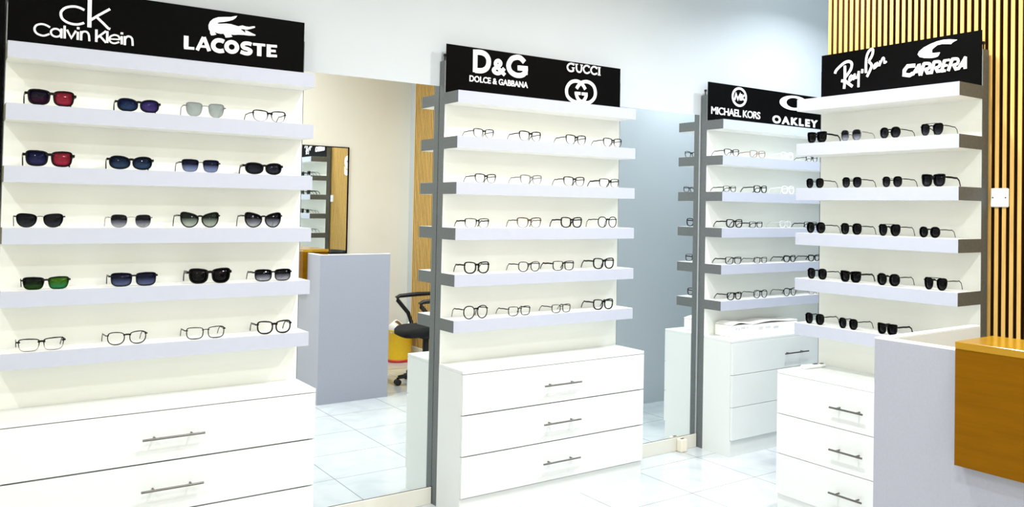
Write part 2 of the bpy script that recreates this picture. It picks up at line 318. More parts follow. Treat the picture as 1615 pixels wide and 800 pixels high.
# traced outlines and strokes of the header lettering, metres in the plane of each sign
LOGO = {
 'ck': [([(-3.8473,2.3022),(-3.8505,2.3037),(-3.855,2.3059),(-3.8602,2.3081),(-3.8653,2.3096),(-3.87,2.3106),(-3.8747,2.3112),(-3.8797,2.3114),(-3.885,2.3109),(-3.8909,2.3096),(-3.8974,2.3078),(-3.9037,2.3054),(-3.9092,2.3026),(-3.9137,2.2993),(-3.9176,2.2954),(-3.9208,2.2913),(-3.9233,2.2873),(-3.9249,2.2836),(-3.9258,2.28),(-3.926,2.2763),(-3.9258,2.2724),(-3.9252,2.2683),(-3.924,2.2639),(-3.9224,2.2597),(-3.9201,2.2559),(-3.9171,2.2527),(-3.9134,2.2498),(-3.9094,2.2473),(-3.9053,2.2451),(-3.9012,2.2434),(-3.8968,2.2421),(-3.8925,2.2411),(-3.8881,2.2404),(-3.8838,2.24),(-3.8794,2.2399),(-3.8751,2.2401),(-3.8709,2.2406),(-3.867,2.2415),(-3.8631,2.2428),(-3.8595,2.2443),(-3.8563,2.2457),(-3.8533,2.2471),(-3.8507,2.2486),(-3.8485,2.25),(-3.847,2.2509)],0.009),([(-3.8299,2.3639),(-3.8287,2.2351)],0.0141),([(-3.8269,2.2636),(-3.7998,2.2875),(-3.7587,2.3207)],0.0093),([(-3.8034,2.2796),(-3.7788,2.2566),(-3.7631,2.2404),(-3.7559,2.2385)],0.0093)],
 'calvin': [([(-3.9599,2.216),(-3.9625,2.2174),(-3.9662,2.2196),(-3.9703,2.2217),(-3.9743,2.2233),(-3.9781,2.2243),(-3.982,2.225),(-3.9859,2.2252),(-3.9897,2.2248),(-3.9937,2.2237),(-3.9979,2.2221),(-4.0017,2.22),(-4.0048,2.2174),(-4.0071,2.2142),(-4.0089,2.2104),(-4.01,2.2063),(-4.0103,2.2024),(-4.0098,2.1985),(-4.0085,2.1945),(-4.0065,2.1907),(-4.0041,2.1876),(-4.0008,2.1851),(-3.9968,2.1831),(-3.9925,2.1816),(-3.9886,2.1806),(-3.9852,2.1801),(-3.982,2.1801),(-3.9789,2.1806),(-3.9757,2.1816),(-3.9719,2.1833),(-3.9678,2.1858),(-3.9642,2.1882),(-3.9616,2.1898)],0.0072),([(-3.9235,2.1978),(-3.9244,2.2027),(-3.9269,2.2071),(-3.9308,2.2105),(-3.9355,2.2126),(-3.9407,2.2133),(-3.9459,2.2124),(-3.9505,2.21),(-3.9541,2.2064),(-3.9563,2.202),(-3.957,2.1971),(-3.9561,2.1923),(-3.9536,2.1879),(-3.9498,2.1845),(-3.9451,2.1823),(-3.9399,2.1817),(-3.9347,2.1825),(-3.9301,2.1849),(-3.9265,2.1884),(-3.9242,2.1929),(-3.9235,2.1978)],0.0068),([(-3.922,2.2166),(-3.9218,2.1784)],0.0074),([(-3.9122,2.2296),(-3.9109,2.179)],0.0079),([(-3.904,2.2148),(-3.8886,2.1835),(-3.874,2.2147)],0.0074),([(-3.8673,2.2113),(-3.867,2.1792)],0.008),([(-3.8665,2.2304),(-3.8663,2.2217)],0.0091),([(-3.856,2.2158),(-3.8556,2.179)],0.008),([(-3.8557,2.2012),(-3.8549,2.2037),(-3.8539,2.2074),(-3.8524,2.211),(-3.8505,2.2137),(-3.8478,2.2152),(-3.8445,2.216),(-3.8411,2.2161),(-3.8381,2.2155),(-3.8357,2.214),(-3.8334,2.2119),(-3.8315,2.2088),(-3.8299,2.2049),(-3.8288,2.1989),(-3.8281,2.1914),(-3.8276,2.1843),(-3.8273,2.1793)],0.007),([(-3.8042,2.2298),(-3.8034,2.1796)],0.0087),([(-3.8014,2.197),(-3.7704,2.2281)],0.0077),([(-3.7928,2.2071),(-3.7693,2.1806)],0.0077),([(-3.7659,2.2287),(-3.7652,2.1806)],0.0082),([(-3.7569,2.1978),(-3.7209,2.2006)],0.0055),([(-3.7209,2.2006),(-3.7217,2.2031),(-3.7227,2.2068),(-3.7243,2.2106),(-3.7264,2.2134),(-3.7293,2.2151),(-3.733,2.2162),(-3.7369,2.2167),(-3.7407,2.2165),(-3.7444,2.2152),(-3.7483,2.2132),(-3.7519,2.2106),(-3.7546,2.208),(-3.7564,2.2051),(-3.7576,2.2018),(-3.7581,2.1985),(-3.7581,2.1955),(-3.7576,2.1928),(-3.7565,2.1901),(-3.7548,2.1878),(-3.7528,2.1858),(-3.7501,2.1842),(-3.747,2.1829),(-3.7435,2.1822),(-3.7398,2.1822),(-3.7355,2.1835),(-3.7307,2.1858),(-3.7263,2.1882),(-3.7232,2.1898)],0.0066),([(-3.7145,2.215),(-3.7137,2.1815)],0.0084),([(-3.7144,2.2307),(-3.7142,2.2226)],0.0095),([(-3.7031,2.2166),(-3.7027,2.1799)],0.0084),([(-3.7027,2.2031),(-3.7015,2.2058),(-3.6997,2.2096),(-3.6976,2.2135),(-3.6952,2.2162),(-3.6924,2.2174),(-3.6893,2.2177),(-3.6861,2.2173),(-3.6834,2.2163),(-3.6812,2.215),(-3.6794,2.2131),(-3.6779,2.2105),(-3.6766,2.2067),(-3.6757,2.2007),(-3.6751,2.1931),(-3.6747,2.1857),(-3.6744,2.1807)],0.0073)],
 'croc': [(-3.2724,2.3675),(-3.2786,2.3567),(-3.29,2.3468),(-3.3065,2.3392),(-3.3257,2.3325),(-3.3448,2.3276),(-3.3524,2.3241),(-3.3501,2.3208),(-3.3392,2.3224),(-3.3173,2.3263),(-3.2979,2.3268),(-3.2811,2.3239),(-3.2671,2.3217),(-3.2503,2.3278),(-3.2361,2.3256),(-3.2219,2.3253),(-3.2077,2.3304),(-3.1977,2.3319),(-3.1962,2.326),(-3.2103,2.3194),(-3.2301,2.3114),(-3.2499,2.3116),(-3.2583,2.3103),(-3.2498,2.3055),(-3.2354,2.2961),(-3.2385,2.3084),(-3.2271,2.3064),(-3.2127,2.3008),(-3.1931,2.2936),(-3.1953,2.2896),(-3.221,2.2867),(-3.2437,2.2865),(-3.2662,2.2846),(-3.2801,2.2814),(-3.2968,2.2809),(-3.2905,2.2719),(-3.3048,2.2669),(-3.318,2.2642),(-3.3215,2.2735),(-3.3267,2.2802),(-3.3381,2.278),(-3.3519,2.2791),(-3.3623,2.2826),(-3.3606,2.2784),(-3.3558,2.2726),(-3.3652,2.2683),(-3.3765,2.2658),(-3.3811,2.2749),(-3.3813,2.2829),(-3.3869,2.2924),(-3.3884,2.3084),(-3.3829,2.3254),(-3.3697,2.3398),(-3.3508,2.3495),(-3.3235,2.3546),(-3.2987,2.3584),(-3.2821,2.3645)],
 'lac': [([(-3.4747,2.2501),(-3.4742,2.199)],0.0181),([(-3.4821,2.198),(-3.4419,2.1998)],0.011),([(-3.4067,2.2537),(-3.4306,2.1939)],0.0139),([(-3.4054,2.2539),(-3.3824,2.1963)],0.0151),([(-3.4231,2.2125),(-3.3883,2.2138)],0.0101),([(-3.3242,2.2449),(-3.3265,2.2458),(-3.3298,2.2471),(-3.3336,2.2484),(-3.3374,2.249),(-3.3414,2.249),(-3.3457,2.2487),(-3.3499,2.2478),(-3.3538,2.2462),(-3.3573,2.2437),(-3.3607,2.2405),(-3.3636,2.2369),(-3.3657,2.2333),(-3.367,2.2297),(-3.3675,2.2258),(-3.3674,2.222),(-3.3667,2.2184),(-3.3655,2.215),(-3.3636,2.2117),(-3.3612,2.2087),(-3.3583,2.2062),(-3.3548,2.2043),(-3.3506,2.2029),(-3.3462,2.2019),(-3.3418,2.2015),(-3.337,2.202),(-3.3317,2.2033),(-3.327,2.2047),(-3.3238,2.2056)],0.0182),([(-3.2701,2.2272),(-3.271,2.2327),(-3.2733,2.2378),(-3.2769,2.2421),(-3.2815,2.2453),(-3.2868,2.2472),(-3.2924,2.2477),(-3.298,2.2467),(-3.3031,2.2443),(-3.3075,2.2406),(-3.3108,2.236),(-3.3129,2.2308),(-3.3135,2.2252),(-3.3126,2.2197),(-3.3103,2.2146),(-3.3068,2.2103),(-3.3022,2.2071),(-3.297,2.2052),(-3.2914,2.2047),(-3.2858,2.2057),(-3.2806,2.208),(-3.2761,2.2116),(-3.2728,2.2163),(-3.2707,2.2216),(-3.2701,2.2272)],0.0178),([(-3.2098,2.2482),(-3.212,2.2488),(-3.2153,2.2497),(-3.2191,2.2506),(-3.223,2.251),(-3.2272,2.2509),(-3.2318,2.2506),(-3.2363,2.2499),(-3.2399,2.2487),(-3.2428,2.2467),(-3.2452,2.2441),(-3.2469,2.2413),(-3.2476,2.2386),(-3.2471,2.236),(-3.2457,2.2334),(-3.2435,2.2309),(-3.2409,2.229),(-3.2375,2.2277),(-3.2334,2.2271),(-3.2291,2.2265),(-3.2252,2.2256),(-3.2215,2.2243),(-3.2178,2.2228),(-3.2147,2.2211),(-3.2131,2.2189),(-3.213,2.2161),(-3.2142,2.2127),(-3.2163,2.2094),(-3.219,2.207),(-3.2225,2.2056),(-3.2268,2.2048),(-3.2314,2.2046),(-3.236,2.2048),(-3.241,2.2057),(-3.2463,2.2071),(-3.2512,2.2087),(-3.2545,2.2097)],0.0164),([(-3.2035,2.2505),(-3.151,2.2523)],0.0112),([(-3.1765,2.2526),(-3.1759,2.2003)],0.0183),([(-3.136,2.258),(-3.1352,2.2013)],0.0173),([(-3.1437,2.2515),(-3.1002,2.2541)],0.0114),([(-3.1417,2.2296),(-3.105,2.2313)],0.0108),([(-3.1426,2.2069),(-3.0992,2.2098)],0.0114)],
 'dg': [([(-2.0912,2.3692),(-2.0904,2.2498)],0.0255),([(-2.0928,2.3562),(-2.0858,2.3569),(-2.0757,2.358),(-2.0647,2.3588),(-2.0552,2.3587),(-2.0475,2.3576),(-2.0404,2.3558),(-2.0341,2.3534),(-2.0284,2.3502),(-2.0234,2.3461),(-2.019,2.3413),(-2.0153,2.3358),(-2.0127,2.33),(-2.011,2.3237),(-2.0103,2.3168),(-2.0104,2.3097),(-2.0113,2.3029),(-2.013,2.2963),(-2.0154,2.2896),(-2.0187,2.2833),(-2.023,2.2778),(-2.0282,2.273),(-2.0343,2.2689),(-2.0413,2.2655),(-2.0493,2.2629),(-2.0595,2.2612),(-2.0716,2.2604),(-2.0829,2.2601),(-2.0906,2.2598)],0.0272),([(-1.9101,2.2546),(-1.9142,2.258),(-1.9201,2.2628),(-1.9269,2.2684),(-1.934,2.2743),(-1.9422,2.2808),(-1.9514,2.2881),(-1.9599,2.2953),(-1.9658,2.3015),(-1.9684,2.3067),(-1.9688,2.3112),(-1.9678,2.3151),(-1.9662,2.3186),(-1.9638,2.3218),(-1.9604,2.3247),(-1.9565,2.3268),(-1.9528,2.3278),(-1.949,2.3272),(-1.9448,2.3255),(-1.9412,2.323),(-1.939,2.3201),(-1.9379,2.317),(-1.9377,2.3133),(-1.939,2.309),(-1.9425,2.3043),(-1.9498,2.2985),(-1.96,2.2918),(-1.9701,2.2852),(-1.9769,2.2797),(-1.9797,2.2754),(-1.9801,2.2718),(-1.9788,2.2688),(-1.9766,2.266),(-1.9732,2.2634),(-1.9683,2.2609),(-1.9627,2.2592),(-1.9571,2.2587),(-1.9514,2.2594),(-1.9455,2.2612),(-1.9395,2.2639),(-1.9339,2.2674),(-1.9284,2.2727),(-1.9229,2.2794),(-1.9181,2.2858),(-1.9148,2.2903)],0.0204),([(-1.7888,2.3399),(-1.7931,2.3436),(-1.7993,2.3488),(-1.8062,2.3542),(-1.8127,2.358),(-1.8186,2.3601),(-1.8243,2.3611),(-1.8303,2.3611),(-1.8369,2.3603),(-1.8447,2.3585),(-1.8532,2.3558),(-1.8615,2.3521),(-1.8686,2.3477),(-1.8743,2.3419),(-1.8791,2.335),(-1.883,2.3278),(-1.8859,2.3213),(-1.8877,2.3158),(-1.8885,2.3106),(-1.8884,2.3056),(-1.8874,2.3004),(-1.8857,2.2946),(-1.8831,2.2885),(-1.8795,2.2827),(-1.875,2.2776),(-1.8691,2.2731),(-1.8619,2.2691),(-1.8542,2.2658),(-1.8468,2.2634),(-1.8397,2.2619),(-1.8325,2.2614),(-1.8254,2.2616),(-1.8187,2.2623),(-1.8121,2.2636),(-1.8057,2.2655),(-1.7998,2.2679),(-1.7946,2.2709),(-1.7901,2.275),(-1.7862,2.2801),(-1.783,2.2849),(-1.7808,2.2882)],0.0276),([(-1.8308,2.3028),(-1.7669,2.3056)],0.0271),([(-1.78,2.3094),(-1.7804,2.2707)],0.0249)],
 'guc': [([(-1.4577,2.3633),(-1.4605,2.3645),(-1.4645,2.3662),(-1.469,2.3679),(-1.4733,2.3688),(-1.4772,2.3689),(-1.4811,2.3685),(-1.4849,2.3675),(-1.4886,2.3658),(-1.4923,2.3633),(-1.496,2.36),(-1.4992,2.3563),(-1.5015,2.3527),(-1.5026,2.3491),(-1.5028,2.3453),(-1.5023,2.3416),(-1.5011,2.3381),(-1.4993,2.3348),(-1.4966,2.3316),(-1.4934,2.3288),(-1.4899,2.3267),(-1.4858,2.3254),(-1.4811,2.3248),(-1.4764,2.3248),(-1.4723,2.325),(-1.4688,2.3259),(-1.4657,2.3274),(-1.4632,2.3289),(-1.4614,2.3299)],0.0096),([(-1.4627,2.3481),(-1.4622,2.3251)],0.0104),([(-1.4728,2.3458),(-1.452,2.3468)],0.004),([(-1.4588,2.373),(-1.4585,2.3595)],0.0032),([(-1.441,2.37),(-1.4409,2.3646),(-1.4408,2.3567),(-1.4404,2.3483),(-1.4395,2.3416),(-1.4379,2.3369),(-1.4358,2.3331),(-1.4332,2.3302),(-1.4303,2.328),(-1.4267,2.3265),(-1.4224,2.3258),(-1.4182,2.3259),(-1.4146,2.3268),(-1.4118,2.3283),(-1.4094,2.3304),(-1.4074,2.3336),(-1.4059,2.3381),(-1.405,2.3453),(-1.4046,2.3546),(-1.4045,2.3635),(-1.4044,2.3696)],0.0089),([(-1.4512,2.3696),(-1.429,2.37)],0.0036),([(-1.4133,2.3696),(-1.3963,2.3694)],0.0036),([(-1.3477,2.3615),(-1.3502,2.3632),(-1.3536,2.3658),(-1.3576,2.3683),(-1.3615,2.3698),(-1.3654,2.3702),(-1.3695,2.3699),(-1.3736,2.3689),(-1.3773,2.3672),(-1.3809,2.3648),(-1.3845,2.3616),(-1.3875,2.3581),(-1.3897,2.3547),(-1.3907,2.3515),(-1.391,2.3483),(-1.3905,2.3451),(-1.3894,2.3418),(-1.3876,2.3382),(-1.3852,2.3344),(-1.3822,2.3309),(-1.3787,2.3283),(-1.3746,2.3268),(-1.3699,2.326),(-1.3651,2.326),(-1.3606,2.3266),(-1.3563,2.3283),(-1.3521,2.3311),(-1.3484,2.3338),(-1.3458,2.3357)],0.009),([(-1.3493,2.3705),(-1.349,2.3587)],0.0033),([(-1.2941,2.3602),(-1.2968,2.3622),(-1.3006,2.3651),(-1.3049,2.368),(-1.3091,2.3697),(-1.3131,2.37),(-1.3173,2.3696),(-1.3214,2.3685),(-1.325,2.3667),(-1.3284,2.3641),(-1.3316,2.3607),(-1.3343,2.357),(-1.3362,2.3535),(-1.3372,2.3502),(-1.3375,2.347),(-1.337,2.3437),(-1.3359,2.3405),(-1.3339,2.3371),(-1.331,2.3336),(-1.3277,2.3305),(-1.3242,2.3281),(-1.3205,2.3266),(-1.3164,2.3259),(-1.3122,2.3257),(-1.3081,2.3262),(-1.3039,2.3277),(-1.2994,2.3301),(-1.2954,2.3326),(-1.2927,2.3342)],0.0091),([(-1.2953,2.3713),(-1.295,2.3583)],0.0033),([(-1.2777,2.3696),(-1.2776,2.3236)],0.0108),([(-1.2883,2.3691),(-1.2684,2.3696)],0.0037),([(-1.2878,2.324),(-1.2675,2.3243)],0.0037)],
 'gg': [([(-1.3744,2.2309),(-1.3771,2.2346),(-1.381,2.2401),(-1.3857,2.2461),(-1.3906,2.2513),(-1.3956,2.2559),(-1.401,2.2603),(-1.4069,2.2643),(-1.4133,2.2674),(-1.4205,2.2697),(-1.4284,2.2715),(-1.4365,2.2724),(-1.4446,2.2721),(-1.453,2.2707),(-1.4617,2.2682),(-1.4701,2.2648),(-1.4775,2.2606),(-1.484,2.2555),(-1.4898,2.2495),(-1.4948,2.243),(-1.4989,2.2365),(-1.5021,2.2302),(-1.5043,2.2237),(-1.5057,2.2171),(-1.5062,2.2103),(-1.5059,2.2031),(-1.5048,2.1956),(-1.5028,2.1883),(-1.4999,2.1819),(-1.4961,2.1765),(-1.4914,2.1718),(-1.4859,2.1676),(-1.4798,2.1638),(-1.4729,2.1601),(-1.4652,2.1568),(-1.457,2.154),(-1.4487,2.1521),(-1.4399,2.1509),(-1.4306,2.1504),(-1.4215,2.1506),(-1.4131,2.1516),(-1.4056,2.1533),(-1.3986,2.1557),(-1.3922,2.159),(-1.3864,2.1633),(-1.381,2.1692),(-1.376,2.1765),(-1.3718,2.184),(-1.369,2.1907),(-1.368,2.1968),(-1.3686,2.2026),(-1.3696,2.2075),(-1.3703,2.2109)],0.0193),([(-1.3593,2.2035),(-1.3998,2.2025)],0.0171),([(-1.437,2.229),(-1.4349,2.2324),(-1.4319,2.2372),(-1.4283,2.2427),(-1.4241,2.2479),(-1.4193,2.2528),(-1.414,2.2579),(-1.4082,2.2627),(-1.4021,2.2667),(-1.3959,2.27),(-1.3893,2.2726),(-1.3825,2.2746),(-1.3753,2.2758),(-1.3676,2.2763),(-1.3595,2.276),(-1.3513,2.2749),(-1.3435,2.2729),(-1.336,2.2698),(-1.3284,2.2657),(-1.3215,2.2609),(-1.3158,2.2553),(-1.3113,2.249),(-1.3079,2.2418),(-1.3054,2.2343),(-1.3037,2.2268),(-1.3028,2.2192),(-1.3028,2.2115),(-1.3036,2.2039),(-1.3053,2.1968),(-1.3079,2.1903),(-1.3114,2.1841),(-1.3157,2.1784),(-1.3209,2.173),(-1.3271,2.1678),(-1.3342,2.1629),(-1.342,2.1586),(-1.3501,2.1555),(-1.3588,2.1538),(-1.368,2.1531),(-1.3774,2.1533),(-1.3862,2.1541),(-1.3948,2.1555),(-1.4033,2.1577),(-1.4111,2.1606),(-1.4178,2.1641),(-1.4232,2.1685),(-1.4276,2.1739),(-1.4311,2.1795),(-1.4338,2.1846),(-1.4357,2.1893),(-1.4366,2.1939),(-1.437,2.1979),(-1.4373,2.2007)],0.0196),([(-1.4489,2.2014),(-1.4088,2.2031)],0.0169)],
 'mk': [([(-0.0427,2.3074),(-0.0446,2.3204),(-0.0496,2.3327),(-0.0576,2.3436),(-0.068,2.3526),(-0.0804,2.3592),(-0.0941,2.3631),(-0.1083,2.3641),(-0.1225,2.3622),(-0.1359,2.3575),(-0.1478,2.3502),(-0.1577,2.3408),(-0.165,2.3296),(-0.1695,2.3172),(-0.1708,2.3043),(-0.1689,2.2915),(-0.164,2.2794),(-0.1563,2.2685),(-0.146,2.2596),(-0.1338,2.2529),(-0.1203,2.2488),(-0.106,2.2476),(-0.0918,2.2493),(-0.0783,2.2539),(-0.0662,2.2611),(-0.0561,2.2706),(-0.0486,2.2818),(-0.0441,2.2943),(-0.0427,2.3074)],0.0155),([(-0.1507,2.2842),(-0.1388,2.3254),(-0.1204,2.2895),(-0.0998,2.3267),(-0.0968,2.2842)],0.0143),([(-0.0855,2.3281),(-0.0861,2.2852)],0.0132),([(-0.0603,2.3229),(-0.0829,2.3031),(-0.056,2.288)],0.012)],
 'oo': [(0.5977,2.3202),(0.5957,2.3284),(0.5898,2.3363),(0.5803,2.3437),(0.5674,2.3503),(0.5514,2.3561),(0.5329,2.3608),(0.5122,2.3644),(0.4899,2.3667),(0.4665,2.3678),(0.4427,2.3676),(0.4191,2.3661),(0.3962,2.3634),(0.3745,2.3595),(0.3546,2.3546),(0.337,2.3487),(0.322,2.3421),(0.31,2.3348),(0.3013,2.327),(0.2961,2.319),(0.2944,2.3109),(0.2964,2.303),(0.3019,2.2953),(0.3109,2.2881),(0.3232,2.2816),(0.3384,2.2758),(0.3562,2.271),(0.3763,2.2673),(0.398,2.2647),(0.4211,2.2634),(0.4447,2.2634),(0.4685,2.2646),(0.4918,2.2671),(0.5139,2.2708),(0.5345,2.2757),(0.5528,2.2815),(0.5685,2.2883),(0.5812,2.2957),(0.5904,2.3036),(0.596,2.3118),(0.5977,2.3202)],
 'oi': [(0.5242,2.319),(0.5231,2.3245),(0.52,2.3298),(0.515,2.3348),(0.5083,2.3393),(0.5,2.3433),(0.4903,2.3465),(0.4795,2.3491),(0.4678,2.3508),(0.4555,2.3516),(0.443,2.3517),(0.4306,2.3508),(0.4185,2.3491),(0.407,2.3466),(0.3965,2.3434),(0.3871,2.3395),(0.3792,2.3351),(0.3728,2.3302),(0.3682,2.325),(0.3654,2.3196),(0.3646,2.3141),(0.3656,2.3087),(0.3686,2.3035),(0.3734,2.2986),(0.38,2.2941),(0.3881,2.2902),(0.3976,2.2869),(0.4082,2.2843),(0.4198,2.2825),(0.4319,2.2816),(0.4444,2.2815),(0.4569,2.2822),(0.4691,2.2839),(0.4807,2.2863),(0.4914,2.2895),(0.5009,2.2933),(0.5091,2.2978),(0.5156,2.3027),(0.5204,2.308),(0.5233,2.3135),(0.5242,2.319)],
 'rb': [([(-1.2564,2.274),(-1.257,2.2765),(-1.2577,2.28),(-1.2593,2.2842),(-1.2622,2.2885),(-1.267,2.2931),(-1.2732,2.2982),(-1.2803,2.3033),(-1.2875,2.3082),(-1.2952,2.3129),(-1.3034,2.3177),(-1.3117,2.3219),(-1.3195,2.3249),(-1.327,2.3269),(-1.3342,2.3279),(-1.3409,2.328),(-1.3469,2.3272),(-1.3521,2.3252),(-1.3567,2.3221),(-1.3604,2.3183),(-1.3629,2.314),(-1.3639,2.3091),(-1.3637,2.3034),(-1.3626,2.2976),(-1.3609,2.2919),(-1.3586,2.2866),(-1.3555,2.2815),(-1.3518,2.2764),(-1.3476,2.2711),(-1.3423,2.2652),(-1.336,2.2589),(-1.3302,2.2532),(-1.3261,2.2493)],0.0141),([(-1.3198,2.308),(-1.3209,2.2292),(-1.316,2.1878)],0.0141),([(-1.2979,2.2317),(-1.3264,2.2249),(-1.369,2.1944)],0.0149),([(-1.3637,2.2544),(-1.3615,2.2527),(-1.3584,2.2503),(-1.3551,2.2475),(-1.3525,2.2445),(-1.3507,2.2409),(-1.3492,2.2369),(-1.3483,2.233),(-1.3482,2.23),(-1.349,2.2278),(-1.3505,2.2261),(-1.3526,2.2252),(-1.3551,2.2256),(-1.3581,2.2277),(-1.3618,2.2314),(-1.3655,2.2354),(-1.3684,2.239),(-1.3705,2.2426),(-1.372,2.2465),(-1.3732,2.2493),(-1.3741,2.2495),(-1.3748,2.2457),(-1.3751,2.239),(-1.3752,2.2319),(-1.3753,2.2271)],0.0098),([(-1.3816,2.2598),(-1.3823,2.2551),(-1.3833,2.2482),(-1.3846,2.2415),(-1.3864,2.237),(-1.3887,2.2353),(-1.3916,2.2351),(-1.3946,2.2365),(-1.3975,2.2395),(-1.4005,2.2454),(-1.4036,2.2538),(-1.4064,2.2621),(-1.4083,2.2678)],0.009),([(-1.4082,2.2697),(-1.4071,2.1868)],0.0114),([(-1.4238,2.2679),(-1.4361,2.2664)],0.0202),([(-1.4525,2.2554),(-1.4525,2.2687),(-1.4523,2.2879),(-1.4526,2.3083),(-1.4538,2.3248),(-1.456,2.3365),(-1.4589,2.3458),(-1.4625,2.3533),(-1.4664,2.3598),(-1.471,2.3653),(-1.4763,2.3695),(-1.4815,2.3723),(-1.4857,2.3736),(-1.489,2.373),(-1.4917,2.3708),(-1.4936,2.3674),(-1.4945,2.3633),(-1.4943,2.3582),(-1.4932,2.352),(-1.4911,2.3453),(-1.4883,2.3386),(-1.484,2.3315),(-1.4784,2.3238),(-1.4729,2.3168),(-1.4692,2.3119)],0.0128),([(-1.4692,2.3119),(-1.4729,2.3082),(-1.4784,2.303),(-1.4837,2.2971),(-1.4868,2.2915),(-1.4873,2.2866),(-1.4861,2.2819),(-1.4837,2.2767),(-1.4806,2.2704),(-1.4758,2.2616),(-1.4696,2.2512),(-1.4635,2.2413),(-1.4593,2.2345)],0.0127),([(-1.5147,2.2972),(-1.5126,2.2956),(-1.5095,2.2933),(-1.5064,2.2906),(-1.5041,2.2876),(-1.5026,2.2838),(-1.5016,2.2794),(-1.5014,2.2755),(-1.5021,2.2733),(-1.5044,2.2735),(-1.508,2.2752),(-1.5118,2.2779),(-1.5149,2.2809),(-1.5169,2.2849),(-1.5186,2.2901),(-1.5199,2.2946),(-1.5211,2.2964),(-1.5222,2.2941),(-1.5231,2.289),(-1.5238,2.2835),(-1.5243,2.2797)],0.0095),([(-1.534,2.2804),(-1.538,2.3069)],0.0086),([(-1.5361,2.2855),(-1.5393,2.2921),(-1.5438,2.3018),(-1.5487,2.3114),(-1.5526,2.3177),(-1.5554,2.3199),(-1.5577,2.3196),(-1.5596,2.3177),(-1.5611,2.3148),(-1.5619,2.31),(-1.562,2.3034),(-1.5623,2.2969),(-1.5635,2.293),(-1.5662,2.2926),(-1.5699,2.2944),(-1.5735,2.2969),(-1.576,2.2986)],0.0086)],
 'car': [(-1.9615,2.3522),(-1.9373,2.3432),(-1.9292,2.336),(-1.9112,2.3394),(-1.8848,2.3432),(-1.8581,2.3418),(-1.8414,2.3326),(-1.8297,2.3235),(-1.8299,2.3068),(-1.8719,2.3049),(-1.866,2.293),(-1.8587,2.2864),(-1.8419,2.284),(-1.8148,2.285),(-1.7874,2.2894),(-1.7631,2.2972),(-1.7525,2.3109),(-1.7593,2.3238),(-1.7834,2.339),(-1.8141,2.3501),(-1.8546,2.3595),(-1.8912,2.3624),(-1.9208,2.3599)],
 'carrera': [([(-1.7391,2.2585),(-1.6968,2.2605),(-1.6791,2.2424),(-1.6776,2.2207),(-1.7079,2.2141),(-1.7255,2.2215)],0.0183),([(-1.7256,2.2153),(-1.7601,2.2591)],0.0148),([(-1.76,2.2637),(-1.7676,2.2074)],0.0164),([(-1.736,2.2264),(-1.7708,2.2255)],0.0098),([(-1.7877,2.2634),(-1.7693,2.2073)],0.0163),([(-1.7843,2.2623),(-1.7905,2.2617),(-1.7995,2.2611),(-1.8086,2.26),(-1.8151,2.2585),(-1.8181,2.2562),(-1.8192,2.2534),(-1.8191,2.2503),(-1.8186,2.2474),(-1.8179,2.2444),(-1.8166,2.2412),(-1.8146,2.2382),(-1.812,2.236),(-1.808,2.2347),(-1.803,2.234),(-1.7982,2.2337),(-1.7949,2.2334)],0.0136),([(-1.7931,2.2382),(-1.8053,2.2154),(-1.8258,2.2146)],0.0145),([(-1.8422,2.2642),(-1.8258,2.2085)],0.016),([(-1.8388,2.2631),(-1.8445,2.263),(-1.8528,2.2628),(-1.8612,2.2623),(-1.8673,2.2611),(-1.8705,2.259),(-1.8721,2.2562),(-1.8725,2.253),(-1.8725,2.2499),(-1.8719,2.2466),(-1.8707,2.2431),(-1.8687,2.2398),(-1.8659,2.2372),(-1.8617,2.2355),(-1.8563,2.2344),(-1.8511,2.2338),(-1.8475,2.2333)],0.0134),([(-1.8475,2.2378),(-1.8594,2.2168),(-1.8828,2.2171)],0.0143),([(-1.8955,2.2621),(-1.8812,2.2098)],0.0158),([(-1.8906,2.2627),(-1.9234,2.2631)],0.0107),([(-1.8859,2.2378),(-1.9122,2.2391)],0.0101),([(-1.8795,2.2145),(-1.9026,2.2148)],0.0114),([(-1.9365,2.2644),(-1.9158,2.2118)],0.0156),([(-1.9332,2.2648),(-1.9387,2.2647),(-1.9466,2.2645),(-1.9547,2.264),(-1.9607,2.2628),(-1.9641,2.2607),(-1.9661,2.2579),(-1.967,2.2547),(-1.9673,2.2516),(-1.9669,2.2484),(-1.9657,2.2449),(-1.9638,2.2416),(-1.961,2.2391),(-1.9566,2.2375),(-1.9509,2.2365),(-1.9454,2.2359),(-1.9416,2.2355)],0.013),([(-1.9416,2.24),(-1.9548,2.2161),(-1.974,2.2183)],0.0139),([(-1.9676,2.2146),(-2.0054,2.266)],0.0147),([(-2.0022,2.2664),(-2.0027,2.2119)],0.0159),([(-1.9803,2.2264),(-2.0058,2.2263)],0.0092)],
}
